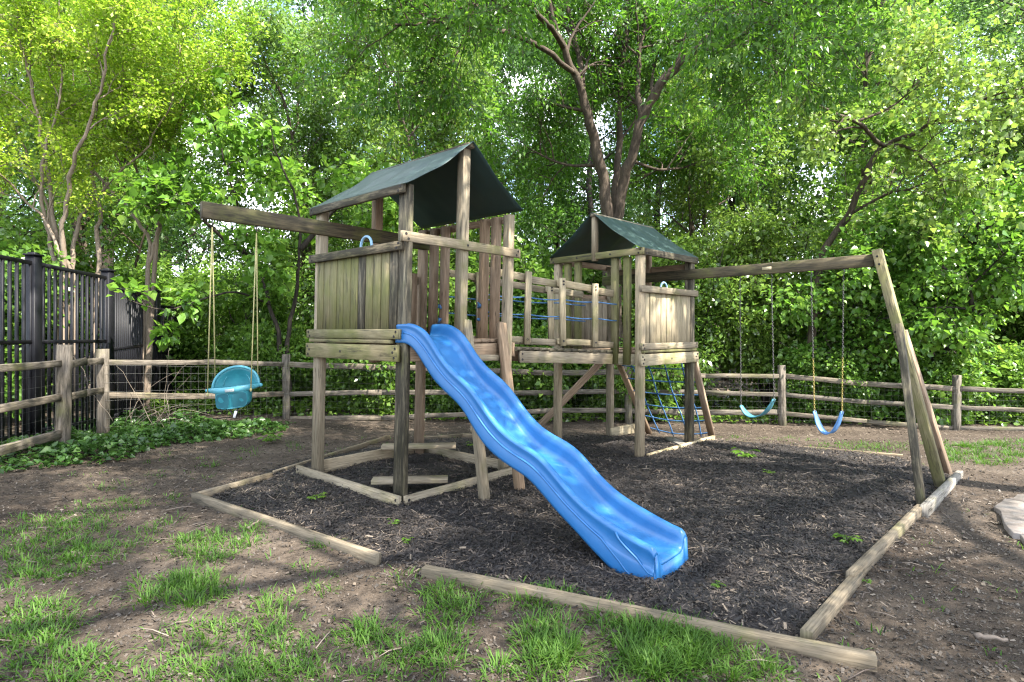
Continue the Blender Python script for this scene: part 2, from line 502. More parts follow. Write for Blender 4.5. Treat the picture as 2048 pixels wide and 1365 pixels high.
def m_stone():
    m, nt, bs, out = newmat('flagstone')
    L = nt.links
    geo = N(nt, 'ShaderNodeNewGeometry')
    a = N(nt, 'ShaderNodeTexNoise', Scale=3.5, Detail=8, Roughness=0.65, Distortion=0.8); L.new(geo.outputs['Position'], a.inputs['Vector'])
    c = ramp(nt, a.outputs['Fac'], [(0.3, (0.12, 0.108, 0.095)), (0.5, (0.23, 0.20, 0.175)), (0.7, (0.29, 0.27, 0.25))])
    r = ramp(nt, geo.outputs['Random Per Island'], [(0, (0.85, 0.8, 0.78)), (1, (1.1, 1.06, 1.05))])
    L.new(mix(nt, 1.0, c, r, 'MULTIPLY'), bs.inputs['Base Color'])
    bs.inputs['Roughness'].default_value = 0.8
    bp = N(nt, 'ShaderNodeBump', Strength=0.6, Distance=0.02)
    L.new(a.outputs['Fac'], bp.inputs['Height']); L.new(bp.outputs['Normal'], bs.inputs['Normal'])
    return m
M['stone'] = m_stone()

def m_bark(name, a, b, sc=14):
    m, nt, bs, out = newmat(name)
    L = nt.links
    geo = N(nt, 'ShaderNodeNewGeometry')
    mp = N(nt, 'ShaderNodeMapping'); mp.inputs['Scale'].default_value = (1, 1, 0.25)
    L.new(geo.outputs['Position'], mp.inputs['Vector'])
    n = N(nt, 'ShaderNodeTexNoise', Scale=sc, Detail=8, Roughness=0.7); L.new(mp.outputs['Vector'], n.inputs['Vector'])
    L.new(ramp(nt, n.outputs['Fac'], [(0.33, a), (0.68, b)]), bs.inputs['Base Color'])
    bs.inputs['Roughness'].default_value = 0.9
    bs.inputs['Specular IOR Level'].default_value = 0.2
    bp = N(nt, 'ShaderNodeBump', Strength=0.9, Distance=0.03)
    L.new(n.outputs['Fac'], bp.inputs['Height']); L.new(bp.outputs['Normal'], bs.inputs['Normal'])
    return m
M['bark'] = m_bark('brown_bark', (0.034, 0.026, 0.019), (0.105, 0.081, 0.06))
M['bark_pale'] = m_bark('pale_smooth_bark', (0.13, 0.10, 0.075), (0.27, 0.215, 0.165), 6)
M['vine'] = m_bark('dry_vine', (0.16, 0.13, 0.10), (0.34, 0.28, 0.22), 20)
M['bark_dark'] = m_bark('dark_bark', (0.018, 0.015, 0.012), (0.060, 0.049, 0.040))

M['lf_wood'] = leaf('woodland_leaf', [(0.052, 0.110, 0.018), (0.110, 0.210, 0.034), (0.20, 0.31, 0.064)], (1.6, 1.6, 1.1), rough=.32)
M['lf_dark'] = leaf('dark_leaf', [(0.026, 0.068, 0.012), (0.052, 0.125, 0.020), (0.105, 0.20, 0.036)], (1.8, 1.8, 1.1), rough=.34)
M['lf_blue'] = leaf('blue_green_leaf', [(0.038, 0.090, 0.026), (0.076, 0.155, 0.044), (0.135, 0.230, 0.070)], (1.6, 1.7, 1.2), rough=.34)  # darker, bluer green for the tallest kind of woodland tree
M['lf_yellow'] = leaf('yellow_green_leaf', [(0.17, 0.27, 0.026), (0.30, 0.39, 0.038), (0.46, 0.50, 0.085)], (1.08, 1.36, .9), 0.5)
M['lf_pecan'] = leaf('pinnate_leaf', [(0.030, 0.085, 0.012), (0.062, 0.150, 0.018), (0.125, 0.24, 0.034)], (1.8, 1.8, 1.1), 0.5)
M['lf_red'] = leaf('redbud_leaf', [(0.065, 0.155, 0.022), (0.115, 0.235, 0.034), (0.20, 0.32, 0.060)], (1.5, 1.5, 1.0), 0.45, 0.32)
M['lf_pale'] = leaf('pale_redbud_leaf', [(0.12, 0.20, 0.040), (0.18, 0.28, 0.055), (0.28, 0.36, 0.09)], (1.4, 1.4, 1.0), 0.42, 0.32)
M['lf_shrub'] = leaf('glossy_shrub_leaf', [(0.055, 0.115, 0.018), (0.115, 0.205, 0.034), (0.20, 0.30, 0.068)], (1.5, 1.5, 1.1), 0.36, 0.24, 0.7)
M['lf_ivy'] = leaf('ivy_leaf', [(0.022, 0.058, 0.013), (0.042, 0.098, 0.020), (0.08, 0.15, 0.032)], (1.5, 1.5, 1.1), 0.35, 0.38)
M['grass'] = leaf('grass_blade', [(0.030, 0.080, 0.010), (0.054, 0.125, 0.015), (0.098, 0.180, 0.03)], (1.5, 1.5, 1.0), 0.40, 0.60, 0.3, big=1.2, extra=(0.19, 0.17, 0.085))
M['weed'] = leaf('seedling_leaf', [(0.065, 0.15, 0.018), (0.13, 0.23, 0.03)], (1.6, 1.6, 1.0))

# ------------------------------------------------------------------ ground, mulch bed, flagstones
def build_ground():
    xs = np.concatenate([np.linspace(-160, -14, 24), np.arange(-12, 12.01, 0.06), np.linspace(14, 160, 24)])
    ys = np.concatenate([np.linspace(-60, -3, 10), np.arange(-1, 15.01, 0.06), np.linspace(16, 46, 40), np.linspace(50, 260, 14)])
    X, Y = np.meshgrid(xs, ys)
    Z = gz(X, Y)
    rng = np.random.default_rng(3)
    nr = (np.abs(X) < 12) & (Y < 15) & (Y > -1)
    Z = Z + rng.normal(0, 0.0035, Z.shape) * nr
    V = np.stack([X, Y, Z], -1).reshape(-1, 3)
    ny, nx = X.shape
    i = np.arange(ny - 1)[:, None] * nx + np.arange(nx - 1)[None, :]
    Fc = np.stack([i, i + 1, i + nx + 1, i + nx], -1).reshape(-1)
    o = mesh_np('ground', V, Fc, np.full((ny - 1) * (nx - 1), 4), M['soil'], smooth=True)
    tag(o, 'bare brown soil of the yard and the wood floor behind it', 'ground', kind='structure')
build_ground()

BED = [G(400, 990), G(762, 1118), G(850, 1140), G(1610, 1290), G(1700, 1150), G(1845, 1015), G(1905, 950), G(1800, 915),
       G(1465, 882), G(1250, 862), G(1020, 866), G(835, 880), G(640, 913), G(540, 940)]
BEDP = np.array([(p.x, p.y) for p in BED])

def inside(poly, x, y):
    x = np.asarray(x); y = np.asarray(y)
    r = np.zeros(x.shape, bool)
    n = len(poly)
    for i in range(n):
        x0, y0 = poly[i]; x1, y1 = poly[(i + 1) % n]
        c = ((y0 > y) != (y1 > y)) & (x < (x1 - x0) * (y - y0) / (y1 - y0 + 1e-12) + x0)
        r ^= c
    return r

def edge_dist(poly, x, y):
    d = np.full(np.shape(x), 1e9)
    n = len(poly)
    for i in range(n):
        a = poly[i]; b = poly[(i + 1) % n]
        ab = b - a
        t = np.clip(((x - a[0]) * ab[0] + (y - a[1]) * ab[1]) / (ab @ ab), 0, 1)
        d = np.minimum(d, np.hypot(x - a[0] - t * ab[0], y - a[1] - t * ab[1]))
    return d

def mz(x, y):
    """height of the mulch surface"""
    x = np.asarray(x, float); y = np.asarray(y, float)
    d = edge_dist(BEDP, x, y) * np.where(inside(BEDP, x, y), 1, -1)
    h = 0.035 * smooth01((d + 0.10) / 0.35) - 0.012
    h = h + 0.014 * np.sin(x * 3.1 + 2 * np.sin(y * 1.9)) * np.sin(y * 3.7 + x) * smooth01(d / 0.3)
    e = np.array([1.02, 3.42])                       # mulch pushed up round the foot of the slide
    q = np.hypot(x - e[0] - 0.10, y - e[1] + 0.05)
    h = h - 0.016 * np.exp(-(q / 0.42) ** 2)
    h = h + 0.06 * np.exp(-((q - 0.40) / 0.14) ** 2) * smooth01(((x - e[0]) * .75 - (y - e[1]) * .65 + .25) / .3)
    return gz(x, y) + h

def build_mulch():
    x0, y0 = BEDP.min(0) - .15; x1, y1 = BEDP.max(0) + .15
    st = 0.035
    xs = np.arange(x0, x1, st); ys = np.arange(y0, y1, st)
    X, Y = np.meshgrid(xs, ys)
    rng = np.random.default_rng(5)
    Z = mz(X, Y) + rng.normal(0, 0.006, X.shape)
    ins = inside(BEDP, X, Y) | (edge_dist(BEDP, X, Y) < 0.09)
    ny, nx = X.shape
    i = np.arange(ny - 1)[:, None] * nx + np.arange(nx - 1)[None, :]
    ok = ins[:-1, :-1] & ins[1:, :-1] & ins[:-1, 1:] & ins[1:, 1:]
    Q = np.stack([i, i + 1, i + nx + 1, i + nx], -1)[ok]
    o = mesh_np('mulch_bed', np.stack([X, Y, Z], -1).reshape(-1, 3), Q.reshape(-1), np.full(len(Q), 4), M['mulch'], smooth=True)
    tag(o, 'dark shredded bark mulch bed under the play set', 'mulch', kind='structure')
build_mulch()

def quads(name, P, A, B_, mat, parent=None, curl=None):
    """N small quads: centre P, half axes A (long) and B_ (short); one object"""
    n = len(P)
    C = np.zeros((n, 4, 3)) if curl is None else curl
    V = np.stack([P - A - B_, P + A - B_ * .7, P + A * .95 + B_, P - A * 1.05 + B_ * .8], 1) + C
    idx = np.arange(n * 4)
    return mesh_np(name, V.reshape(-1, 3), idx, np.full(n, 4), mat, parent)

def rand_dirs(rng, n, tilt):
    a = rng.uniform(0, 2 * np.pi, n)
    t = rng.normal(0, tilt, n)
    d = np.stack([np.cos(a) * np.cos(t), np.sin(a) * np.cos(t), np.sin(t)], 1)
    s = np.stack([-np.sin(a), np.cos(a), rng.normal(0, tilt, n)], 1)
    s -= d * (s * d).sum(1)[:, None]
    s /= np.linalg.norm(s, axis=1)[:, None]
    return d, s

def build_chips():
    rng = np.random.default_rng(11)
    n0 = 520000
    x0, y0 = BEDP.min(0) - .3; x1, y1 = BEDP.max(0) + .3
    x = rng.uniform(x0, x1, n0); y = rng.uniform(y0, y1, n0)
    d = edge_dist(BEDP, x, y); ins = inside(BEDP, x, y)
    keep = ins | (rng.uniform(0, 1, n0) < 0.35 * np.exp(-d / 0.09))
    near = np.clip(1.45 - y / 8.5, 0.35, 1)
    keep &= rng.uniform(0, 1, n0) < near
    x, y = x[keep], y[keep]
    n = len(x)
    z = np.where(inside(BEDP, x, y), mz(x, y), gz(x, y)) + np.abs(rng.normal(0.006, 0.008, n))
    d, s = rand_dirs(rng, n, 0.32)
    ln = np.clip(rng.lognormal(math.log(0.0098), 0.5, n), .003, .026)[:, None]
    wd = ln * rng.uniform(0.12, 0.32, n)[:, None]
    o = quads('bark_chips', np.stack([x, y, z], 1), d * ln, s * wd, M['chip'])
    tag(o, 'shredded black and brown bark chips covering the mulch bed', 'bark chips', kind='stuff')
build_chips()

def build_litter():
    rng = np.random.default_rng(12)
    n0 = 130000
    x = rng.uniform(-7.5, 8.5, n0); y = rng.uniform(1.6, 14, n0)
    wgt = 0.14 + 0.26 * smooth01((x - 1.0) / 2.0) * smooth01((7 - y) / 3) + 0.8 * smooth01((y - 7.6) / 2) + 0.45 * smooth01((-x - 3) / 2)
    k = (rng.uniform(0, 1, n0) < wgt)
    k &= ~inside(BEDP, x, y) | (rng.uniform(0, 1, n0) < 0.22)
    x, y = x[k], y[k]
    n = len(x)
    z = np.where(inside(BEDP, x, y), mz(x, y) + .012, gz(x, y) + .004) + np.abs(rng.normal(0.003, 0.006, n))
    d, s = rand_dirs(rng, n, 0.25)
    ln = rng.lognormal(math.log(0.0070), 0.42, n)[:, None]
    wd = ln * rng.uniform(0.25, 0.75, n)[:, None]
    o = quads('leaf_litter', np.stack([x, y, z], 1), d * ln, s * wd, M['litter'])
    tag(o, 'dry brown dead leaves and bits scattered over the soil', 'leaf litter', kind='stuff')
    # crumbs of soil
    n = 90000
    y = 1.7 + 6.5 * rng.uniform(0, 1, n) ** 1.6; x = rng.uniform(-1, 1, n) * (y * .95 + .3)
    k = ~inside(BEDP, x, y)
    x, y = x[k], y[k]; n = len(x)
    z = gz(x, y) + .003 + np.abs(rng.normal(0, .003, n))
    d, s = rand_dirs(rng, n, 0.5)
    ln = np.clip(rng.lognormal(math.log(0.0042), 0.5, n), .0015, .014)[:, None]
    o = quads('soil_crumbs', np.stack([x, y, z], 1), d * ln, s * ln * rng.uniform(.5, .9, n)[:, None], M['crumb'])
    tag(o, 'loose crumbs of brown earth on the bare soil', 'soil crumbs', kind='stuff')
    # woodland floor farther back
    n = 26000
    x = rng.uniform(-22, 22, n); y = rng.uniform(10.6, 30, n)
    z = gz(x, y) + .02
    d, s = rand_dirs(rng, n, 0.5)
    ln = rng.uniform(0.018, 0.045, n)[:, None]
    o = quads('woodland_leaf_litter', np.stack([x, y, z], 1), d * ln, s * ln * .6, M['wlitter'])
    tag(o, 'dry leaf litter on the sloping wood floor behind the fence', 'leaf litter', kind='stuff')
    # thin twigs
    mb = MB()
    rr = random.Random(4)
    for i in range(420):
        x, y = rr.uniform(-4, 5), rr.uniform(2.3, 9)
        a = rr.uniform(0, 6.28); L = rr.uniform(0.05, 0.22)
        z0 = float(mz(x, y)) if inside(BEDP, np.array(x), np.array(y)) else float(gz(x, y))
        p = Vector((x, y, z0 + .012)); q = p + Vector((math.cos(a) * L, math.sin(a) * L, rr.uniform(-.005, .02)))
        mid = (p + q) / 2 + Vector((rr.uniform(-.012, .012), rr.uniform(-.012, .012), .006))
        mb.tube([p, mid, q], [0.0035, .003, .0015], 4)
    tag(mb.build('fallen_twigs', M['stick']), 'thin fallen twigs lying over soil and mulch', 'twigs', kind='stuff')
build_litter()

def build_flagstones():
    cx, cy, rad = 5.36, 3.50, 1.82
    root = empty('flagstone_patio', (cx, cy, 0))
    tag(root, 'round patio of pale flagstones at the right edge', 'patio', kind='structure')
    rr = random.Random(8)
    ang = 0
    rings = [(1.15, rad, 11, 0.0), (0.5, 1.13, 7, 0.3), (0.0, 0.48, 3, 0.7)]
    mb = MB()
    for r0, r1, k, ph in rings:
        cuts = [ph + 6.2832 * (i + rr.uniform(-.25, .25)) / k for i in range(k)] 
        for i in range(k):
            a0, a1 = cuts[i] + .012 / r1, (cuts[i + 1] if i + 1 < k else cuts[0] + 6.2832) - .012 / r1
            m = 9
            po = [(r1 + rr.uniform(-.025, .025), a0 + (a1 - a0) * j / m) for j in range(m + 1)]
            pi_ = [(max(r0, .03) + rr.uniform(-.012, .012), a0 + (a1 - a0) * j / m) for j in range(m, -1, -1)]
            ring = po + pi_
            zt = 0.034 + rr.uniform(-.006, .006)
            vs = []
            for zz, sh in ((-.05, 1.0), (zt - .008, 1.0), (zt, 0.992)):
                for r_, a_ in ring:
                    x = cx + r_ * math.cos(a_); y = cy + r_ * math.sin(a_)
                    mx = cx + (r0 + r1) / 2 * math.cos((a0 + a1) / 2); my = cy + (r0 + r1) / 2 * math.sin((a0 + a1) / 2)
                    x = mx + (x - mx) * sh; y = my + (y - my) * sh
                    vs.append((x, y, zz))
            n = len(ring)
            fs = []
            for q in range(2):
                fs += [(q * n + j, q * n + (j + 1) % n, (q + 1) * n + (j + 1) % n, (q + 1) * n + j) for j in range(n)]
            fs.append(tuple(2 * n + j for j in range(n)))
            mb.add(vs, fs)
    mb.build('paving', M['stone'], root)
build_flagstones()

# ------------------------------------------------------------------ play set
AX, AY, AYAW, ALX, ALY, AW, AD = -2.1217, 5.8615, -0.7181, 0.0221, -0.0069, 1.534, 1.5049
BX, BY, BYAW, BLX, BW, BD = 0.5148, 7.6624, -0.7923, 0.003, 1.4162, 1.3248
def frame(x, y, yaw, lx, ly):
    c, s = math.cos(yaw), math.sin(yaw)
    def T(a, b, z):
        return Vector((x + a * c - b * s + lx * z, y + a * s + b * c + ly * z, z))
    return T, Vector((c, s, 0)), Vector((-s, c, 0))
TA, A_a, A_b = frame(AX, AY, AYAW, ALX, ALY)
TB, B_a, B_b = frame(BX, BY, BYAW, BLX, 0)
UP = Vector((0, 0, 1))
wr = random.Random(21)

def member(name, p0, p1, w, t, side, mat, parent, bolts=(), label=None, ch=0.005):
    mb = MB()
    mb.beam(p0, p1, w, t, side, ch, 0, wr)
    for p, nrm in bolts:
        mb.bolt(p, nrm)
    o = mb.build(name, [M[mat], M['bolt']], parent)
    if label: o['label'] = label
    return o

play = empty('play_set', (0.0, 6.6, 0))
tag(play, 'weathered wooden play set of two canopied towers joined by a bridge', 'play set')

def post(T, adir, a, b, z0, z1, mat, parent, w=0.088, t=0.088, split=False):
    mb = MB()
    if split:                                     # two boards side by side with a groove
        for k in (-1, 1):
            mb.beam(T(a + k * w / 4 + k * .0015, b, z0), T(a + k * w / 4 + k * .0015, b, z1), w / 2, t, adir, 0.005, 0, wr)
    else:
        mb.beam(T(a, b, z0), T(a, b, z1), w, t, adir, 0.006, 0, wr)
    return mb.build('post', [M[mat], M['bolt']], parent)

def face_rail(name, T, a0, b0, a1, b1, ztop, h, t, mat, parent, nrm, ends=True, inner=(), nb=2):
    """a board on a tower face, its top edge at ztop; nrm points outwards"""
    p0, p1 = T(a0, b0, ztop - h / 2), T(a1, b1, ztop - h / 2)
    ax = (p1 - p0).normalized()
    bl = []
    if ends:
        pat = [(.035, .22), (.06, -.25)] if nb == 2 else [(.03, .28), (.065, .05), (.045, -.28)]
        for f0, dz in pat:
            bl.append((p0 + ax * f0 + UP * dz * h + nrm * (t / 2), nrm))
            bl.append((p1 - ax * f0 + UP * dz * h + nrm * (t / 2), nrm))
    for s in inner:
        bl.append((p0.lerp(p1, s) + nrm * (t / 2), nrm))
    return member(name, p0, p1, h, t, UP, mat, parent, bl)

def board_wall(T, p, q, z0, z1, n, mat, parent, nrm, dark=()):
    """a panel of upright boards between p=(a,b) and q"""
    mb = MB()
    rr = random.Random(n * 7 + int(z0 * 100))
    for i in range(n):
        f0, f1 = i / n, (i + 1) / n
        m = (f0 + f1) / 2
        a, b = p[0] + (q[0] - p[0]) * m, p[1] + (q[1] - p[1]) * m
        wd = math.hypot(q[0] - p[0], q[1] - p[1]) / n
        dep = rr.uniform(-.004, .004)
        mb.beam(T(a, b, z0) + nrm * dep, T(a, b, z1 + rr.uniform(-.004, .004)) + nrm * dep, wd - rr.uniform(.006, .011), .02,
                (T(q[0], q[1], 0) - T(p[0], p[1], 0)), 0.004, 1 if i in dark else 0, rr)
    return mb.build('board_wall', [M[mat], M['mould']], parent)

def canopy(T, e0, e1, r0, r1, zE, zR, sag, parent, over=0.03):
    """cloth from one eave over the ridge to the other; e0/e1 are the (a,b) lines of the eaves, r0/r1 of the ridge"""
    nu, nv = 26, 34
    V = []
    rr = random.Random(int(zR * 100))
    ph = [rr.uniform(0, 6.28) for _ in range(8)]
    for j in range(nv + 1):
        s = j / nv * 2 - 1                         # -1 eave, 0 ridge, 1 eave
        q = abs(s)
        E = e0 if s < 0 else e1
        for i in range(nu + 1):
            f = i / nu
            f2 = -over + f * (1 + 2 * over)
            ea = [E[0][k] + (E[1][k] - E[0][k]) * f2 for k in (0, 1)]
            ra = [r0[k] + (r1[k] - r0[k]) * f2 for k in (0, 1)]
            z = zR + (zE - zR) * q - sag * math.sin(math.pi * min(1, q)) * (0.75 + .25 * math.cos(6.28 * f))
            z += .012 * math.sin(f * 23 + ph[0] + q * 3) * q * (1 - q) * 3 + .006 * math.sin(f * 51 + ph[1] - q * 5) * q * (1 - q) * 3
            z += .008 * math.sin(q * 9 + ph[2] + f * 4) * math.sin(math.pi * q)
            V.append(T(ra[0] + (ea[0] - ra[0]) * q, ra[1] + (ea[1] - ra[1]) * q, z))
    fs, cnt = [], []
    W = nu + 1
    for j in range(nv):
        for i in range(nu):
            fs += [j * W + i, j * W + i + 1, (j + 1) * W + i + 1, (j + 1) * W + i]; cnt.append(4)
    o = mesh_np('canopy', [tuple(v) for v in V], fs, cnt, M['canvas'], parent, smooth=True)
    so = o.modifiers.new('thick', 'SOLIDIFY'); so.thickness = 0.003; so.offset = 1
    return o

def arch_handle(c, r, adir, parent):
    mb = MB()
    pts = [c + adir * (math.cos(math.pi * k / 14) * r) + UP * (math.sin(math.pi * k / 14) * r) for k in range(15)]
    pts = [pts[0] - UP * r * .9] + pts + [pts[-1] - UP * r * .9]
    mb.tube(pts, 0.013, 10)
    return mb.build('grab_handle', M['handle'], parent, True)

def build_tower_a():
    t = empty('tower', (AX + .1, AY, 0), play)
    t['label'] = 'larger tower with the slide opening and algae stained front panel'
    ZT = 2.76
    i = 0.08
    w, d = AW, AD
    n1, n2 = -A_b, A_a                            # outward normals of the P1P2 and the P2P3 face
    post(TA, A_a, i, i + .01, -.1, ZT - .03, 'tan', t, .10, .088, True)
    post(TA, A_b, w - i, i, -.1, ZT, 'mould', t, .10, .095, True)
    post(TA, A_b, w - i, d - i, -.1, ZT - .05, 'tan', t)
    post(TA, A_b, i, d - i, -.1, ZT - .05, 'warm', t, .10, .088, True)
    for a in (.285, .475):
        post(TA, A_b, a, d - i, 1.20, ZT - .055, 'warm', t, .088, .082)
    for a in (1.275, 1.105):
        post(TA, A_b, a, d - i, 1.20, ZT - .055, 'warm', t, .088, .082)
    for a, b, z0, z1, m in ((w - i, .76, 1.15, 3.255, 'tan'), (i, .76, 1.15, 3.22, 'warm')):
        o = post(TA, A_b, a, b, z0, z1, m, t, .095, .088); o.name = 'ridge_post'
    member('ridge_pole', TA(w + .02, .76, 3.255), TA(-.03, .76, 3.235), .09, .04, A_b, 'mould', t)
    # faces
    face_rail('eave_rail', TA, -.02, .018, w - .03, .018, ZT, .075, .036, 'mould', t, n1)
    face_rail('panel_rail', TA, -.02, .018, w - .04, .018, 2.274, .078, .036, 'mould', t, n1)
    face_rail('panel_rail', TA, -.03, .018, w - .05, .018, 1.517, .086, .036, 'algae', t, n1)
    member('deck_edge', TA(.02, .03, 1.408), TA(w - .17, .03, 1.408), .034, .06, UP, 'algae', t)
    face_rail('deck_beam', TA, -.04, .018, w - .06, .018, 1.379, .143, .036, 'algae', t, n1, True, (.42,), 3)
    board_wall(TA, (.09, .05), (w - .13, .05), 1.425, 2.21, 11, 'olive', t, n1, (6, 10))
    face_rail('guard_rail', TA, w - .018, -.01, w - .018, d + .02, 2.355, .088, .036, 'tan', t, n2, True, (.5,))
    face_rail('deck_beam', TA, w - .018, .10, w - .018, d - .12, 1.379, .143, .036, 'warm', t, n2, False)
    face_rail('eave_rail', TA, .12, d - .018, w - .12, d - .018, 2.72, .075, .036, 'warm', t, A_b, False)
    face_rail('deck_beam', TA, .03, d - .018, w - .03, d - .018, 1.379, .143, .036, 'warm', t, A_b, False)
    face_rail('deck_beam', TA, .018, .12, .018, d - .12, 1.379, .143, .036, 'warm', t, -A_a, False)
    face_rail('panel_rail', TA, .018, .12, .018, d - .12, 2.16, .085, .036, 'warm', t, -A_a, False)
    board_wall(TA, (.05, .14), (.05, d - .13), 1.425, 2.19, 10, 'warm', t, -A_a)
    mb = MB()
    for k in range(10):
        b = .10 + (d - .2) * (k + .5) / 10
        mb.beam(TA(.03, b, 1.405), TA(w - .04, b, 1.405), .125, .032, A_b, .004, 0, wr)
    mb.build('deck', [M['warm'], M['bolt']], t)
    canopy(TA, ((0, .0), (w, .0)), ((0, d), (w, d)), (0, .76), (w, .76), 2.752, 3.285, .032, t)
    arch_handle(TA(.86, .09, 2.30), .085, A_a, t)
    # sandbox boards on the ground and the two corner seats
    face_rail('base_board', TA, -.16, .0, w + .02, .0, .10, .13, .036, 'tan', t, n1)
    face_rail('base_board', TA, w + .02, .05, w + .02, d + .12, .09, .13, .036, 'tan', t, n2)
    face_rail('base_board', TA, .02, .12, .02, d - .05, .15, .14, .036, 'tan', t, A_a)
    face_rail('base_board', TA, .1, d, w, d, .12, .13, .036, 'tan', t, -A_b)
    member('corner_seat', TA(w - .52, .10, .12), TA(w - .04, .60, .12), .15, .04, A_a + A_b * -1, 'tan', t)
    member('corner_seat', TA(.08, d - .62, .19), TA(.66, d - .02, .19), .17, .04, A_a - A_b, 'tan', t)
    # two leaning ladder legs beside the slide
    member('ladder_leg', Vector((-.44, 5.50, 1.60)), G(970, 1006), .095, .06, A_b, 'tan', t)
    member('ladder_leg', Vector((-.11, 5.80, 1.58)), G(1040, 984), .10, .06, A_b, 'warm', t)
    for k in (.22, .42, .62):
        q0 = Vector((-.44, 5.50, 1.60)).lerp(G(970, 1006), k); q1 = Vector((-.11, 5.80, 1.58)).lerp(G(1040, 984), k)
        ax = (q1 - q0).normalized()
        member('ladder_rung', q0 - ax * .03 + A_a * -.05, q1 + ax * .03 + A_a * -.05, .06, .03, UP, 'tan', t)
    for a in (.475, 1.105):
        for z in (1.78, 1.62):
            mb = MB()
            c = TA(a, d - .14, z)
            kr = random.Random(int(a * 100 + z * 10))
            for s in range(3):
                q = [c + Vector((kr.uniform(-.022, .022), kr.uniform(-.02, .02), kr.uniform(-.03, .03))) for _ in range(4)]
                mb.tube(q, .011, 7)
            mb.build('rope_knot', M['rope_blue'], t, True)
    return t
tower_a = build_tower_a()

def build_tower_b():
    t = empty('tower', (BX + .1, BY, 0), play)
    t['label'] = 'smaller tower with pale panel beside the double swing beam'
    ZT, w, d, i = 2.48, BW, BD, .07
    n0, n2 = -B_b, B_a
    zg = -.25
    post(TB, B_b, w - i, i, zg, ZT - .05, 'tan', t, .095, .088)
    post(TB, B_a, w - i, d - i, zg, ZT - .03, 'mould', t, .098, .088, True)
    post(TB, B_a, i, i, zg, ZT - .05, 'tan', t)
    post(TB, B_a, i, d - i, zg, ZT - .03, 'tan', t)
    for a, m in ((.24, 'olive'), (.41, 'olive'), (w - .25, 'olive'), (w - .43, 'olive')):
        post(TB, B_a, a, i, 1.10, ZT - .085, m, t, .09, .06)
    o = post(TB, B_b, .71, .03, 2.38, 2.955, 'tan', t, .075, .06); o.name = 'ridge_post'
    o = post(TB, B_b, .71, d - .05, 2.0, 2.94, 'warm', t, .08, .06); o.name = 'ridge_post'
    member('ridge_pole', TB(.71, -.03, 2.955), TB(.71, d + .03, 2.945), .07, .04, B_a, 'tan', t)
    face_rail('eave_rail', TB, -.02, .018, w + .01, .018, ZT, .082, .036, 'algae', t, n0, True, (.32, .52, .68))
    face_rail('eave_rail', TB, w - .018, .04, w - .018, d + .03, ZT, .082, .036, 'mould', t, n2)
    face_rail('eave_rail', TB, .018, .04, .018, d, ZT, .082, .036, 'warm', t, -B_a, False)
    face_rail('eave_rail', TB, .1, d - .018, w - .1, d - .018, ZT - .08, .08, .036, 'warm', t, B_b, False)
    face_rail('panel_rail', TB, w - .012, -.01, w - .012, d + .02, 2.037, .078, .038, 'tan', t, n2, False)
    face_rail('panel_rail', TB, w - .012, -.01, w - .012, d + .02, 1.357, .078, .038, 'tan', t, n2)
    member('deck_edge', TB(w - .02, .03, 1.256), TB(w - .02, d - .02, 1.256), .03, .06, UP, 'algae', t)
    face_rail('deck_beam', TB, w - .012, -.02, w - .012, d + .03, 1.228, .138, .038, 'pale', t, n2, True, (.5,), 3)
    board_wall(TB, (w - .045, .10), (w - .045, d - .08), 1.27, 1.975, 9, 'pale', t, n2)
    face_rail('deck_beam', TB, .02, .10, w - .1, .10, 1.228, .138, .036, 'tan', t, n0, False)
    face_rail('deck_beam', TB, .018, .12, .018, d - .1, 1.228, .138, .036, 'warm', t, -B_a, False)
    face_rail('deck_beam', TB, .1, d - .018, w - .1, d - .018, 1.228, .138, .036, 'warm', t, B_b, False)
    board_wall(TB, (.05, .12), (.05, d - .12), 1.27, 1.96, 8, 'tan', t, -B_a)
    face_rail('panel_rail', TB, .018, .12, .018, d - .1, 2.02, .08, .036, 'warm', t, -B_a, False)
    mb = MB()
    for k in range(9):
        b = .10 + (d - .2) * (k + .5) / 9
        mb.beam(TB(.03, b, 1.255), TB(w - .05, b, 1.255), .122, .032, B_b, .004, 0, wr)
    mb.build('deck', [M['warm'], M['bolt']], t)
    canopy(TB, ((0, 0), (0, d)), ((w, 0), (w, d)), (.71, 0), (.71, d), 2.478, 2.985, .034, t)
    arch_handle(TB(w - .07, .60, 2.03), .075, B_b, t)
    # boards at the foot
    face_rail('base_board', TB, w - .03, .18, w - .03, d + .55, .04, .16, .04, 'pale', t, n2, False)
    member('base_board', G(1222, 866), G(1272, 856), .14, .05, UP, 'pale', t)
    member('foot_plank', G(1340, 878), G(1372, 893), .16, .05, Vector((1, -.2, 0)), 'grey', t)
    # leaning brace under the bridge side, two legs of the net
    member('brace', TB(.03, d - .12, 1.12), D(1075, 856, 8.2), .095, .05, UP, 'warm', t)
    member('net_leg', TB(.10, d + .03, 1.12), D(1299, 868, 8.85), .09, .045, B_a, 'warm', t)
    member('net_leg', TB(w - .06, d + .03, 1.12), D(1425, 878, 8.1), .09, .045, B_a, 'warm', t)
    return t
tower_b = build_tower_b()

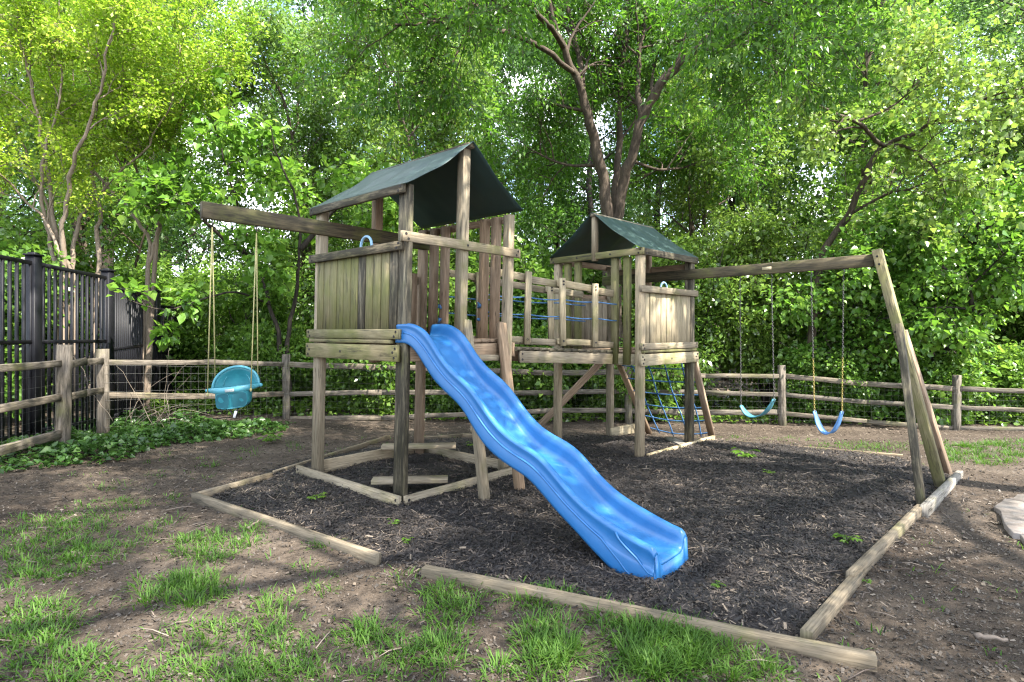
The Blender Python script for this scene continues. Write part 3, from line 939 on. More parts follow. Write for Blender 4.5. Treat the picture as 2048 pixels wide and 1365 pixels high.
def build_bridge():
    t = empty('bridge', (.4, 6.6, 1.2), play)
    r0, r1 = Vector((.075, 6.03, 0)), Vector((1.20, 6.90, 0))
    l0, l1 = Vector((-.72, 6.63, 0)), Vector((.90, 7.27, 0))
    def z(a, b, s): return a + (b - a) * s
    member('beam', r0 + UP * 1.232, r1 + UP * 1.165, .128, .04, UP, 'tan', t, [(r0.lerp(r1, .02) + UP * 1.26 + Vector((.013, -.016, 0)), (.6, -.75, 0)), (r0.lerp(r1, .02) + UP * 1.20 + Vector((.013, -.016, 0)), (.6, -.75, 0))])
    member('beam', l0 + UP * 1.232, l1 + UP * 1.165, .128, .04, UP, 'warm', t)
    mb = MB()
    nn = 13
    for k in range(nn):
        s = (k + .5) / nn
        a, b = (r0 - (r1 - r0) * .05).lerp(r1, s), l0.lerp(l1, s)
        a = a + (a - b).normalized() * .03
        zz = z(1.318, 1.250, s) + wr.uniform(-.004, .006)
        mb.beam(a + UP * zz, b + UP * zz, .095 + wr.uniform(-.006, .004), .03, (r1 - r0), .004, 0, wr)
    mb.build('planks', [M['mould'], M['bolt']], t)
    Ra, Rb = Vector((-.27, 6.24, 0)), Vector((1.24, 6.93, 0))
    La, Lb = Vector((-.72, 6.63, 0)), Vector((.90, 7.27, 0))
    n = Vector((.42, -.9, 0)).normalized()
    def on(P, Q, u):
        k = (u - 1024) / F
        s = (k * P.y - P.x) / ((Q.x - P.x) - k * (Q.y - P.y))
        return s
    for P, Q, us, zt, zb, of in ((Ra, Rb, (1051, 1123, 1187), (2.20, 2.01), (1.46, 1.38), .02), (La, Lb, (957, 1100), (2.215, 2.0), (1.46, 1.38), -.02)):
        ss = [on(P, Q, u) for u in us]
        cuts = [-.04] + ss + [1.0]
        for zz, h in ((zt, .082), (zb, .07)):
            for k in range(len(cuts) - 1):
                lap = .035
                a, b = max(-.04, cuts[k] - lap), min(1.0, cuts[k + 1] + lap)
                sh = (.0 if k % 2 == 0 else .03)
                dz = -.012 * (k % 2)
                pa, pb = P.lerp(Q, a) + n * (-of * 0 - sh), P.lerp(Q, b) + n * (-sh)
                za, zb2 = z(*zz, a) + dz - h / 2, z(*zz, b) + dz - h / 2
                ax = (pb - pa).normalized()
                nr = Vector((ax.y, -ax.x, 0))
                bl = [(pa + ax * .04 + UP * (za + .012) + nr * .016, nr), (pa + ax * .06 + UP * (za - .018) + nr * .016, nr)]
                member('hand_rail' if zz is zt else 'toe_rail', pa + UP * za, pb + UP * zb2, h, .03, UP, 'pale' if k % 2 == 0 else 'tan', t, bl)
        for s in ss:
            p = P.lerp(Q, s) + n * .034
            tl = wr.uniform(-.02, .02)
            nr = n
            member('baluster', p + UP * (z(*zb, s) - .085), p + UP * (z(*zt, s) + .02) + Vector((tl, 0, 0)), .075, .034, (Q - P), 'pale', t,
                   [(p + UP * (z(*zt, s) - .02) + nr * .017, nr), (p + UP * (z(*zt, s) - .055) + nr * .017, nr), (p + UP * (z(*zb, s) - .03) + nr * .017, nr)])
        for h0, h1 in ((1.90, 1.84), (1.71, 1.64)):
            mb = MB()
            pts = []
            for k in range(25):
                s = -.02 + 1.04 * k / 24
                sag = -.014 * abs(math.sin(s * math.pi * (len(us) + .5)))
                pts.append(P.lerp(Q, s) + UP * (z(h0, h1, s) + sag) + n * .005)
            mb.tube(pts, .0075, 7)
            mb.build('rope', M['rope_blue'], t, True)
    return t
build_bridge()

def beam_label(o, s):
    o['label'] = s
zA = 2.61
o = member('swing_beam', TA(.13, 1.46, zA - .07), TA(.13, -1.09, zA - .07) + Vector((0, 0, .01)), .143, .06, UP, 'beam', play,
           [], 'dark beam reaching left from the larger tower over the toddler swing')
BEAM_B0, BEAM_B1 = TB(-.02, BD - .11, 2.245), TB(BW + 2.06, BD - .10, 2.25)
o = member('swing_beam', BEAM_B0, BEAM_B1, .13, .06, UP, 'beam', play, [], 'dark beam reaching right from the smaller tower over two belt swings')
q = BEAM_B0.lerp(BEAM_B1, .685)
mb = MB(); nn_ = -B_b
mb.beam(q + nn_ * .034 - B_a * .055, q + nn_ * .034 + B_a * .055, .035, .006, UP, .002)
mb.build('name_plate', M['plate'], o)

def build_frame():
    t = empty('swing_frame', (4.1, 5.5, 0), play)
    t['label'] = 'leaning end frame of three boards on a grey base board'
    top = BEAM_B1 + Vector((0, 0, .10)) - B_b * .0 + B_a * .03
    foot = Vector((4.14, 5.50, -.03))
    ax = (foot - top)
    nrm = -B_b
    member('main_leg', top + nrm * .01, foot, .085, .115, B_a, 'algae', t, [(top + ax * .03 + nrm * .085 + B_a * .0, nrm), (top + ax * .065 + nrm * .085, nrm)])
    m0 = top + ax * .36
    member('near_strut', m0 - B_b * .10 + B_a * .02 + UP * .06, Vector((3.50, 4.87, -.04)), .06, .10, B_a, 'mould', t, [(m0 - B_b * .165 - B_a * .0, nrm), (m0 - B_b * .165 + B_a * .02, nrm)])
    member('far_strut', m0 + B_b * .09 + B_a * .02, Vector((4.66, 6.08, -.06)), .05, .11, B_a, 'warm', t)
    p0, p1 = G(1848, 1022, .05), G(1920, 946, .03)
    member('base_board', p0 - UP * .03, p1 - UP * .05, .15, .055, UP, 'grey', t)
build_frame()

# ------------------------------------------------------------------ slide
RIM = [(-.10, 1.555), (.06, 1.562), (.14, 1.548), (.214, 1.520), (.28, 1.482), (.335, 1.43), (.414, 1.337), (.503, 1.246), (.627, 1.159), (.747, 1.099), (.839, 1.032),
       (.93, .942), (1.028, .845), (1.145, .76), (1.267, .705), (1.385, .672), (1.479, .634), (1.562, .578), (1.642, .506), (1.746, .426), (1.83, .376),
       (1.927, .332), (2.037, .295), (2.142, .262), (2.243, .233), (2.29, .224), (2.315, .218), (2.333, .203), (2.345, .178)]
BOT = [(-.10, 1.40), (.06, 1.401), (.159, 1.35), (.269, 1.237), (.401, 1.104), (.553, 1.011), (.70, .930), (.793, .845), (.862, .753), (.996, .632), (1.145, .56), (1.287, .513),
       (1.404, .473), (1.479, .42), (1.571, .35), (1.695, .261), (1.797, .2), (1.895, .128), (1.99, .071), (2.082, .01), (2.186, -.019), (2.345, -.02)]
def build_slide():
    L0 = Vector((-.93, 4.9, 0)); n = Vector((.753, -.658, 0)); m = Vector((.658, .753, 0))
    S = np.concatenate([np.linspace(-.10, 2.24, 110), np.linspace(2.25, 2.345, 14)])
    rim = np.interp(S, *zip(*RIM)); bot = np.interp(S, *zip(*BOT))
    def sm(a, k):
        ker = np.hanning(2 * k + 3)[1:-1]; ker /= ker.sum()
        p = np.pad(a, k, mode='edge')
        return np.convolve(p, ker, 'valid')
    r2, b2 = sm(rim, 5), sm(bot, 5)
    fade = np.clip((2.26 - S) / .12, 0, 1)
    rim = r2 * fade + rim * (1 - fade); bot = b2 * fade + bot * (1 - fade)
    depth = np.interp(S, [-.1, .15, .4, 1.6, 2.0, 2.25, 2.345], [.11, .12, .145, .150, .140, .112, .10])
    bed = rim - depth
    endz = np.interp(S, [2.16, 2.24, 2.29, 2.325, 2.345], [0, .0, .0, .004, .016])
    bed = bed + endz
    W = .445
    # cross-section, outside of the left wall up over the rim, down to the bed and the same mirrored
    half = [(-.006, 'b', 0), (-.006, 'm', .10), (-.006, 'm', .47), (-.003, 'm', .50), (.002, 'm', .515), (.006, 'm', .54), (.006, 'm', .84), (.002, 'm', .90), (.003, 'm', .955),
            (.012, 'r', -.003), (.024, 'r', .002), (.038, 'r', -.004), (.050, 'r', -.018), (.056, 'd', .72), (.062, 'd', .42), (.074, 'd', .16), (.100, 'd', .03), (.14, 'd', 0.0)]
    prof = [(x, k, v) for x, k, v in half] + [(W - x, k, v) for x, k, v in reversed(half)]
    V, P = [], len(prof)
    for i, s in enumerate(S):
        q = 1 - .10 * 0
        for x, k, v in prof:
            if k == 'b': z = bot[i]
            elif k == 'm': z = bot[i] + (rim[i] - bot[i]) * v
            elif k == 'r': z = rim[i] + v
            else: z = bed[i] + (rim[i] - .02 - bed[i]) * v
            V.append(L0 + n * s + m * x + UP * z)
    fs, cnt = [], []
    for i in range(len(S) - 1):
        for j in range(P - 1):
            fs += [i * P + j, i * P + j + 1, (i + 1) * P + j + 1, (i + 1) * P + j]; cnt.append(4)
    # closed front of the exit: bed lip down to the ground
    e = (len(S) - 1) * P
    lip = [V[e + j] for j in range(P)]             # its own corners, so that the front edge stays crisp
    base = len(V)
    V += [p.copy() for p in lip]
    for x, k, v in prof:
        V.append(L0 + n * 2.352 + m * x + UP * -.03)
    for j in range(P - 1):
        fs += [base + j, base + j + 1, base + P + j + 1, base + P + j]; cnt.append(4)
    o = mesh_np('slide', [tuple(v) for v in V], fs, cnt, M['slide'], None, smooth=True)
    tag(o, 'blue plastic wavy slide coming down from the larger tower onto the mulch', 'slide')
    so = o.modifiers.new('thick', 'SOLIDIFY'); so.thickness = .006; so.offset = -1
    # raised line running along the outside of the wall, and the swept line near the foot
    mb = MB()
    for side in (-.008, W + .008):
        pts = [L0 + n * s + m * side + UP * (bot[i] + (rim[i] - bot[i]) * .53) for i, s in enumerate(S) if s < 2.0 and s > .0]
        pts += [L0 + n * s + m * side + UP * z for s, z in ((2.06, .135), (2.12, .085), (2.16, .045), (2.2, .02), (2.34, .015))]
        mb.tube(pts, .0085, 6)
        pts = [L0 + n * s + m * side + UP * z for s, z in ((2.09, .262), (2.11, .225), (2.16, .185), (2.23, .14), (2.28, .095), (2.31, .07), (2.343, .065))]
        mb.tube(pts, .0075, 6)
    mb.build('moulded_line', M['slide'], o, True)
    mb = MB()
    c = L0 + n * 2.37 + m * .03
    mb.tube([c + UP * -.02, c + UP * .012, c + UP * .014], [.035, .035, .02], 14)
    mb.build('foot_tab', M['handle'], o)
build_slide()

# ------------------------------------------------------------------ swings and net
def chain(mb, p, q, link=.030, r=.0022, mi=0):
    d = q - p
    L = d.length
    k = max(2, int(L / (link * .72)))
    d.normalize()
    s = d.orthogonal().normalized(); u = d.cross(s)
    for i in range(k):
        c = p + d * (L * (i + .5) / k)
        a = s if i % 2 else u
        pts = []
        for j in range(9):
            t = 2 * math.pi * j / 8
            pts.append(c + d * (math.cos(t) * link * .5) + a * (math.sin(t) * link * .26))
        mb.tube(pts, r, 4, mi, False)

def on_beam_b(u):
    k = (u - 1024) / F
    P, Q = BEAM_B0, BEAM_B1
    s = (k * P.y - P.x) / ((Q.x - P.x) - k * (Q.y - P.y))
    return P.lerp(Q, s) - UP * .065

def belt_swing(tops, ends, belly, mat_top, mat_under, cmat, label, twist=0):
    T0, T1 = on_beam_b(tops[0]), on_beam_b(tops[1])
    e0, e1 = ends
    root = empty('belt_swing', (T0 + T1) / 2)
    tag(root, label, 'swing', 'belt swings under the right beam')
    for T, e in ((T0, e0), (T1, e1)):
        mb = MB()
        mb.tube([T + UP * .02, T - UP * .01, T - UP * .03 + B_a * .012, T - UP * .05], .006, 6)
        mb.build('hook', M['chain_dark'], root, True)
        mb = MB()
        k = T.lerp(e, .62 if cmat == 'mixed' else .02)
        if cmat == 'mixed':
            chain(mb, T - UP * .05, k)
            chain(mb, k, e, mi=1)
        else:
            chain(mb, T - UP * .05, e, mi=0)
        mb.build('chain', [M['chain_dark'], M['chain']] if cmat == 'mixed' else [M[cmat]], root, True)
        mb = MB()
        mb.tube([e + UP * .02, e + UP * -.0 + B_a * .012, e - UP * .035, e - B_a * .012, e + UP * .02], .005, 6)
        mb.build('clip', M['chain_dark'], root, True)
    ax = (e1 - e0); wdir = UP.cross(ax).normalized()
    V, nu = [], 26
    hw = .062
    for i in range(nu + 1):
        s = i / nu
        p = e0.lerp(e1, s)
        sag = 1 - abs(2 * s - 1) ** 2.3
        z = (belly - (e0.z + e1.z) / 2) * sag
        ww = hw * (0.45 + .55 * min(1, math.sin(math.pi * min(max(s, .04), .96)) * 2.2))
        for k in (-1, -.5, 0, .5, 1):
            V.append(p + UP * (z + .008 * (1 - abs(k))) + wdir * (ww * k))
    fs, cnt = [], []
    for i in range(nu):
        for k in range(4):
            fs += [i * 5 + k, i * 5 + k + 1, (i + 1) * 5 + k + 1, (i + 1) * 5 + k]; cnt.append(4)
    o = mesh_np('seat', [tuple(v) for v in V], fs, cnt, [M[mat_top], M[mat_under]], root, smooth=True)
    so = o.modifiers.new('thick', 'SOLIDIFY'); so.thickness = .012; so.offset = 0; so.material_offset = 0
    return root

e0, e1 = D(1482, 812, 7.10), D(1548, 799, 6.78)
belt_swing((1480, 1543), (e0, e1), .46, 'belt_teal', 'belt_dark', 'chain_dark', 'teal belt swing on steel chains nearer the smaller tower')
e0, e1 = D(1629, 823, 6.55), D(1684, 824, 6.32)
belt_swing((1622, 1687), (e0, e1), .345, 'belt_blue', 'belt_blue', 'mixed', 'light blue belt swing on yellow chains nearer the leaning end frame')

def build_toddler():
    T0, T1 = TA(.13, -1.0, zA - .14), TA(.13, -.61, zA - .14)
    c = D(468, 772, 5.22)
    root = empty('toddler_swing', (T0 + T1) / 2)
    tag(root, 'teal plastic toddler bucket swing hanging from yellow ropes', 'swing')
    ax = Vector((.985, .17, 0)).normalized()           # across the seat, as the photo shows it
    fw = Vector((ax.y, -ax.x, 0))                      # towards the viewer
    tilt = .10
    def P(x, y, z):
        return c + ax * x + fw * y + UP * (z + x * tilt)
    # high back shell: half-round outline, hollow towards the viewer
    V, fs, cnt = [], [], []
    nu, nv = 24, 8
    for j in range(nv + 1):
        r = j / nv
        for i in range(nu + 1):
            a = math.pi * i / nu
            x = .195 * math.cos(a) * r
            z = -.02 + .185 * max(0.0, math.sin(a)) ** .9 * r
            y = -.10 + .05 * r ** 2 - .02
            V.append(P(x, y, z))
    for j in range(nv):
        for i in range(nu):
            fs += [j * (nu + 1) + i, j * (nu + 1) + i + 1, (j + 1) * (nu + 1) + i + 1, (j + 1) * (nu + 1) + i]; cnt.append(4)
    o = mesh_np('back_shell', [tuple(v) for v in V], fs, cnt, M['teal'], root, smooth=True)
    so = o.modifiers.new('t', 'SOLIDIFY'); so.thickness = .012
    mb = MB()
    pts = [P(.20 * math.cos(math.pi * i / 26), -.06, -.02 + .19 * max(0.0, math.sin(math.pi * i / 26)) ** .9) for i in range(27)]
    mb.tube(pts, .013, 8)
    mb.build('back_rim', M['teal_rim'], root, True)
    mb = MB()
    pts = [P(.115 * math.cos(math.pi * i / 20), -.085, .01 + .115 * math.sin(math.pi * i / 20)) for i in range(21)]
    mb.tube(pts, .004, 6)
    mb.build('back_moulding', M['teal_rim'], root, True)
    # wrap-round tray with pointed ends
    V, fs, cnt = [], [], []
    nu = 36
    prof = [(-.028, .0), (-.024, .012), (0, .018), (.026, .012), (.030, 0), (.026, -.012), (0, -.014), (-.024, -.010)]
    for i in range(nu + 1):
        s = i / nu * 2 - 1
        x = .235 * s
        y = .10 * (1 - s * s) + .01 - .05 * abs(s) ** 3
        taper = max(.25, 1 - abs(s) ** 5 * .75)
        for zz, yy in prof:
            V.append(P(x, y + yy * taper, -.03 + zz * taper + .012 * (abs(s) ** 2)))
    k = len(prof)
    for i in range(nu):
        for j in range(k):
            fs += [i * k + j, i * k + (j + 1) % k, (i + 1) * k + (j + 1) % k, (i + 1) * k + j]; cnt.append(4)
    fs += list(range(k)); cnt.append(k)
    fs += [nu * k + j for j in range(k)][::-1]; cnt.append(k)
    mesh_np('tray', [tuple(v) for v in V], fs, cnt, M['teal_rim'], root, smooth=True)
    # side wings closing tray and back
    for sg in (-1, 1):
        mb = MB()
        mb.tube([P(.195 * sg, -.06, -.02), P(.225 * sg, -.02, -.02), P(.235 * sg, .0, -.018)], [.016, .018, .014], 8)
        mb.build('side_wing', M['teal_rim'], root, True)
    # bucket below with two leg openings
    V, fs, cnt = [], [], []
    rows = 12
    for j in range(rows + 1):
        f = j / rows
        z = -.045 - .155 * f
        rx = .150 * (1 - .04 * f - .36 * max(0, f - .62) ** 2 * 6)
        ry = .105 * (1 - .25 * f)
        for i in range(40):
            a = 2 * math.pi * i / 40
            ca, sa = math.cos(a), math.sin(a)
            x = rx * math.copysign(abs(ca) ** .6, ca); y = ry * math.copysign(abs(sa) ** .6, sa)
            V.append(P(x, y, z))
    for j in range(rows):
        for i in range(40):
            fs += [j * 40 + i, j * 40 + (i + 1) % 40, (j + 1) * 40 + (i + 1) % 40, (j + 1) * 40 + i]; cnt.append(4)
    fs += [rows * 40 + i for i in range(40)][::-1]; cnt.append(40)
    mesh_np('bucket', [tuple(v) for v in V], fs, cnt, M['teal'], root, smooth=True)
    for sg in (-1, 1):
        mb = MB()
        pts, fill = [], []
        for i in range(33):
            a = 2 * math.pi * i / 32
            ca, sa = math.cos(a), math.sin(a)
            x = sg * .072 + .058 * math.copysign(abs(ca) ** .55, ca); z = -.122 + .066 * math.copysign(abs(sa) ** .6, sa)
            yy = .105 * (1 - .25 * ((-z - .045) / .155)) * max(.55, 1 - (abs(x) / .155) ** 3.2 * .5) + .004
            pts.append(P(x, yy, z)); fill.append((x, yy, z))
        mb.tube(pts, .005, 6, 0, False)
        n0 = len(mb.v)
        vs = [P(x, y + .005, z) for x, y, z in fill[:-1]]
        mb.add(vs, [tuple(range(len(vs)))], None, 1)  # flat darker fill: the shade inside the leg recess, put in as colour
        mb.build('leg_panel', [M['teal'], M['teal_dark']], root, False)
    mb = MB()
    mb.beam(P(-.038, .131, -.03), P(.038, .131, -.03), .026, .006, UP + fw * .1, .002)
    mb.build('badge', M['badge'], root)
    mb = MB()
    mb.tube([P(-.03, .06, -.20), P(.0, .05, -.25), P(.02, .05, -.285)], .005, 6)
    mb.tube([P(.05, .06, -.195), P(.04, .055, -.25), P(.03, .05, -.29)], .006, 6)
    mb.build('strap', M['strap'], root)
    mb = MB()
    mb.beam(P(.035, .06, -.225), P(.018, .06, -.285), .022, .01, ax, .003)
    mb.build('buckle', M['buckle'], root)
    # ropes: each side splits into a front and a back rope
    for T, sg, l0 in ((T0, -1, -.20), (T1, 1, .165)):
        mb = MB()
        mb.tube([T + UP * .03, T - UP * .02, T - UP * .05], .006, 6)
        mb.build('hook', M['chain_dark'], root)
        fr = P(l0, .075, -.035); bk = P(.185 * sg, -.08, .0)
        hub = T - UP * .06
        mb = MB(); mb.tube([hub, hub.lerp(fr, .5) + fw * .004, fr], .0055, 7); mb.build('rope', M['rope_yellow'], root, True)
        mb = MB(); mb.tube([hub, hub.lerp(bk, .5) - fw * .004, bk], .0055, 7); mb.build('rope', M['rope_yellow'], root, True)
        mb = MB(); mb.tube([fr - UP * .03, fr - UP * .015, fr], [.006, .012, .010], 8); mb.build('rope_knot', M['rope_yellow'], root, True)
build_toddler()

def build_net():
    root = empty('climbing_net', (2.3, 8.4, 0))
    tag(root, 'blue rope climbing net hanging on the back of the smaller tower', 'climbing net')
    tl, tr = TB(.12, BD + .03, 1.10), TB(BW - .05, BD + .03, 1.10)
    bl, br = D(1299, 868, 8.85) + UP * .06, D(1425, 878, 8.1) + UP * .05
    nrm = (tr - tl).cross(bl - tl).normalized()
    rr = random.Random(2)
    def P(s, t):
        p = tl.lerp(tr, s).lerp(bl.lerp(br, s), t)
        return p - UP * (.05 * math.sin(math.pi * s) * (.4 + t)) + nrm * .03 * math.sin(math.pi * s) * math.sin(3 * t)
    for k in range(4):
        s = .16 + .68 * k / 3
        mb = MB(); mb.tube([P(s + .015 * math.sin(7 * t / 12 + k), t / 12) for t in range(13)], .009, 6)
        mb.build('upright_rope', M['rope_blue'], root, True)
    for k in range(6):
        t = .10 + .86 * k / 5
        mb = MB(); mb.tube([P(s / 16, t) for s in range(17)], .009, 6)
        for q in range(4):
            s = .16 + .68 * q / 3
            c = P(s, t)
            mb.tube([c - UP * .014, c, c + UP * .014], [.010, .016, .010], 6)
        mb.build('cross_rope', M['rope_blue'], root, True)
build_net()

# ------------------------------------------------------------------ edging timbers round the bed
def timber(p0, p1, w, h, label, mat='timber', chew=0.0):
    p0, p1 = Vector(p0), Vector(p1)
    z0, z1 = float(gz(p0.x, p0.y)), float(gz(p1.x, p1.y))
    a, b = Vector((p0.x, p0.y, z0 + h / 2 - .012)), Vector((p1.x, p1.y, z1 + h / 2 - .012))
    mb = MB()
    mb.beam(a, b, h, w, UP, .006, 0, wr, .0012)
    o = mb.build('edging_timber', [M[mat], M['bolt']], None)
    tag(o, label, 'timber', 'edging timbers round the mulch bed')
    return o
timber(G(388, 984, .08), G(757, 1104, .08), .05, .085, 'edging timber on the left front, ending at the gap before the grass')
timber(G(394, 982, .08), G(542, 941, .08), .045, .08, 'short edging timber meeting the far left corner of the mulch bed')
timber(G(548, 938, .07), G(778, 870, .05), .04, .07, 'thin pale edging board behind the toddler swing side of the larger tower')
timber(G(848, 1127, .08), G(1752, 1300, .08), .062, .075, 'long edging timber across the front, grass growing along it')
timber(G(1612, 1256, .07), G(1716, 1136, .07), .055, .07, 'short edging timber touching the long front one near its right end')
timber(G(1700, 1138, .09), G(1840, 1006, .09), .05, .09, 'edging timber on the right ending at the grey base board')
timber(G(1465, 882, .0), G(1806, 912, .0), .02, .035, 'thin edging strip along the back beneath the two belt swings')
timber(G(925, 866, .0), G(1022, 865, .0), .05, .06, 'thin edging strip along the back seen behind the slide')
timber(G(836, 881, .0), G(924, 866, .0), .04, .06, 'thin edging strip behind the rear post of the larger tower')

# ------------------------------------------------------------------ fences
FP = [((-4.86, 4.25), 1.36), ((-5.26, 6.68), 1.34), ((-5.72, 8.0), 1.25), ((-3.87, 9.8), 1.10), ((-.68, 10.2), .95), ((2.11, 10.3), .93), ((4.83, 10.2), .89), ((7.46, 9.6), .76), ((10.1, 9.0), .72)]
FR = [[1.12, .74, .30], [1.09, .72], [1.06, .60], [.93, .42, -.0], [.80, .40, .02], [.74, .42, .06], [.70, .37, .04], [.53, .22, -.13]]
FR2 = [[1.13, .73, .31], [1.08, .67], [.93, .43], [.82, .41, .02], [.76, .43, .07], [.70, .37, .06], [.53, .22, -.13], [.50, .2, -.14]]
def build_fence():
    root = empty('split_rail_fence', (0, 10.2, -.17))
    tag(root, 'weathered grey split rail fence with wire mesh along the edge of the wood', 'fence')
    rr = random.Random(9)
    for (x, y), zt in FP:
        g0 = float(gz(x, y))
        mb = MB()
        lean = Vector((rr.uniform(-.03, .03), rr.uniform(-.02, .02), 0))
        wdt = .145 if y < 8.5 else .125
        a, b = Vector((x, y, g0 - .2)), Vector((x, y, zt - .05)) + lean
        mb.beam(a, Vector((x, y, zt)) + lean, wdt, .11, Vector((1, .3, 0)), .024, 0, rr, .006)
        mb.build('post', [M['rail'], M['bolt']], root)
    for i in range(len(FP) - 1):
        (x0, y0), _ = FP[i]; (x1, y1), _ = FP[i + 1]
        for k, z0 in enumerate(FR[i]):
            z1 = FR2[i][min(k, len(FR2[i]) - 1)]
            if i == 2 and k > 1: continue
            p, q = Vector((x0, y0, z0)), Vector((x1, y1, z1))
            d = (q - p).normalized()
            n = max(3, int((q - p).length / .3))
            mb = MB()
            bow = Vector((0, 0, rr.uniform(-.03, .03)))
            m1 = (p + q) / 2 + bow
            hh, tt = rr.uniform(.072, .096), rr.uniform(.045, .06)
            mb.beam(p - d * .06, m1, hh, tt, UP, .007, 0, rr, .007)
            mb.beam(m1 - d * .002, q + d * .06, hh, tt, UP, .007, 0, rr, .007)
            mb.build('rail', M['rail'], root)
    # wire mesh stapled to the inside
    mb = MB()
    for i in range(len(FP) - 1):
        (x0, y0), z0 = FP[i]; (x1, y1), z1 = FP[i + 1]
        p, q = Vector((x0, y0, 0)), Vector((x1, y1, 0))
        d = (q - p); L = d.length; d.normalize()
        nr = Vector((d.y, -d.x, 0)) * .07
        if nr.y > 0: nr = -nr
        g0, g1 = float(gz(x0, y0)), float(gz(x1, y1))
        t0, t1 = z0 - .22, z1 - .22
        rw = .0014 if i < 3 else .0008
        for k in range(9):
            f = k / 8
            a = p + nr + UP * (g0 + (t0 - g0) * f); b = q + nr + UP * (g1 + (t1 - g1) * f)
            mb.tube([a, (a + b) / 2 + UP * rr.uniform(-.01, .01), b], rw, 3, 0, False)
        for k in range(int(L / .1)):
            f = (k + .5) / int(L / .1)
            a = p + d * L * f + nr
            g = g0 + (g1 - g0) * f
            mb.tube([a + UP * g, a + UP * (t0 + (t1 - t0) * f)], rw, 3, 0, False)
    mb.build('wire_mesh', M['wire'], root)
build_fence()

def build_black_fence():
    root = empty('metal_fence', (-6.3, 8.2, 0))
    tag(root, 'tall black metal picket fence stepping down behind the rail fence', 'fence')
    P = [(-5.43, 5.0), (-5.78, 6.9), (-6.09, 8.6), (-7.05, 11.3), (-7.35, 12.8)]
    top = [2.40, 2.38, 2.37, 2.25, 2.05]
    # bay tops: the third bay is stepped down
    bt = [(2.33, 2.32), (2.32, 2.30), (2.17, 2.20), (2.00, 2.02)]
    for k, (x, y) in enumerate(P):
        g = float(gz(x, y))
        mb = MB()
        zt = top[k] + .03
        w = .12 if k < 3 else .13
        mb.beam((x, y, g - .1), (x, y, zt), w, w, (1, 0, 0), .006)
        mb.beam((x, y, zt), (x, y, zt + .02), w + .03, w + .03, (1, 0, 0), .006)
        mb.beam((x, y, zt + .02), (x, y, zt + .04), w - .03, w - .03, (1, 0, 0), .01)
        mb.build('post', M['black'], root)
    for k in range(4):
        p, q = Vector((*P[k], 0)), Vector((*P[k + 1], 0))
        d = (q - p); L = d.length; d.normalize()
        z0, z1 = bt[k]
        g0, g1 = float(gz(*P[k])) + .06, float(gz(*P[k + 1])) + .06
        for f0, f1, nm in ((z0, z1, 'top_rail'), (g0 + .12, g1 + .12, 'bottom_rail'), (z0 - .95, z1 - .95, 'mid_rail')):
            mb = MB()
            mb.beam(p + UP * f0, q + UP * f1, .045, .04, UP, .004)
            mb.build(nm, M['black'], root)
        mb = MB()
        n = int(L / (.118 if k < 2 else .105))
        for i in range(n):
            f = (i + .5) / n
            a = p + d * L * f
            mb.beam(a + UP * (g0 + (g1 - g0) * f), a + UP * (z0 + (z1 - z0) * f - .01), .032, .03, d, .003)
        mb.build('pickets', M['black'], root)
build_black_fence()

# ------------------------------------------------------------------ plants
def nrmz(a):
    return a / np.maximum(np.linalg.norm(a, axis=1), 1e-9)[:, None]

def leaves(name, P, A, Nn, L, W, mat, parent=None, shape='rhomb', fold=0.18):
    """N leaves at P along axis A with face normal Nn, length L and half width W: one mesh"""
    n = len(P)
    A = nrmz(A)
    Nn = nrmz(Nn - A * (Nn * A).sum(1)[:, None])
    S = np.cross(A, Nn)
    L = L[:, None]; W = W[:, None]
    up = Nn * W * fold * 2
    if shape == 'heart':
        V = np.stack([P, P + A * L * -.06 + S * W * .55 + up * .5, P + A * L * .30 + S * W + up, P + A * L - Nn * L * .12,
                      P + A * L * .30 - S * W + up, P + A * L * -.06 - S * W * .55 + up * .5], 1)
        b = np.arange(n)[:, None] * 6
        f = (b + np.array([[0, 1, 2, 3, 0, 3, 4, 5]])).reshape(-1)
        cnt = np.full(n * 2, 4)
    elif shape == 'long':
        V = np.stack([P, P + A * L * .38 + S * W + up, P + A * L * .95 - Nn * L * .14, P + A * L * .38 - S * W + up], 1)
        f = np.arange(n * 4); cnt = np.full(n, 4)
    else:
        V = np.stack([P, P + A * L * .45 + S * W + up, P + A * L - Nn * L * .10, P + A * L * .45 - S * W + up], 1)
        f = np.arange(n * 4); cnt = np.full(n, 4)
    return mesh_np(name, V.reshape(-1, 3), f, cnt, mat, parent)

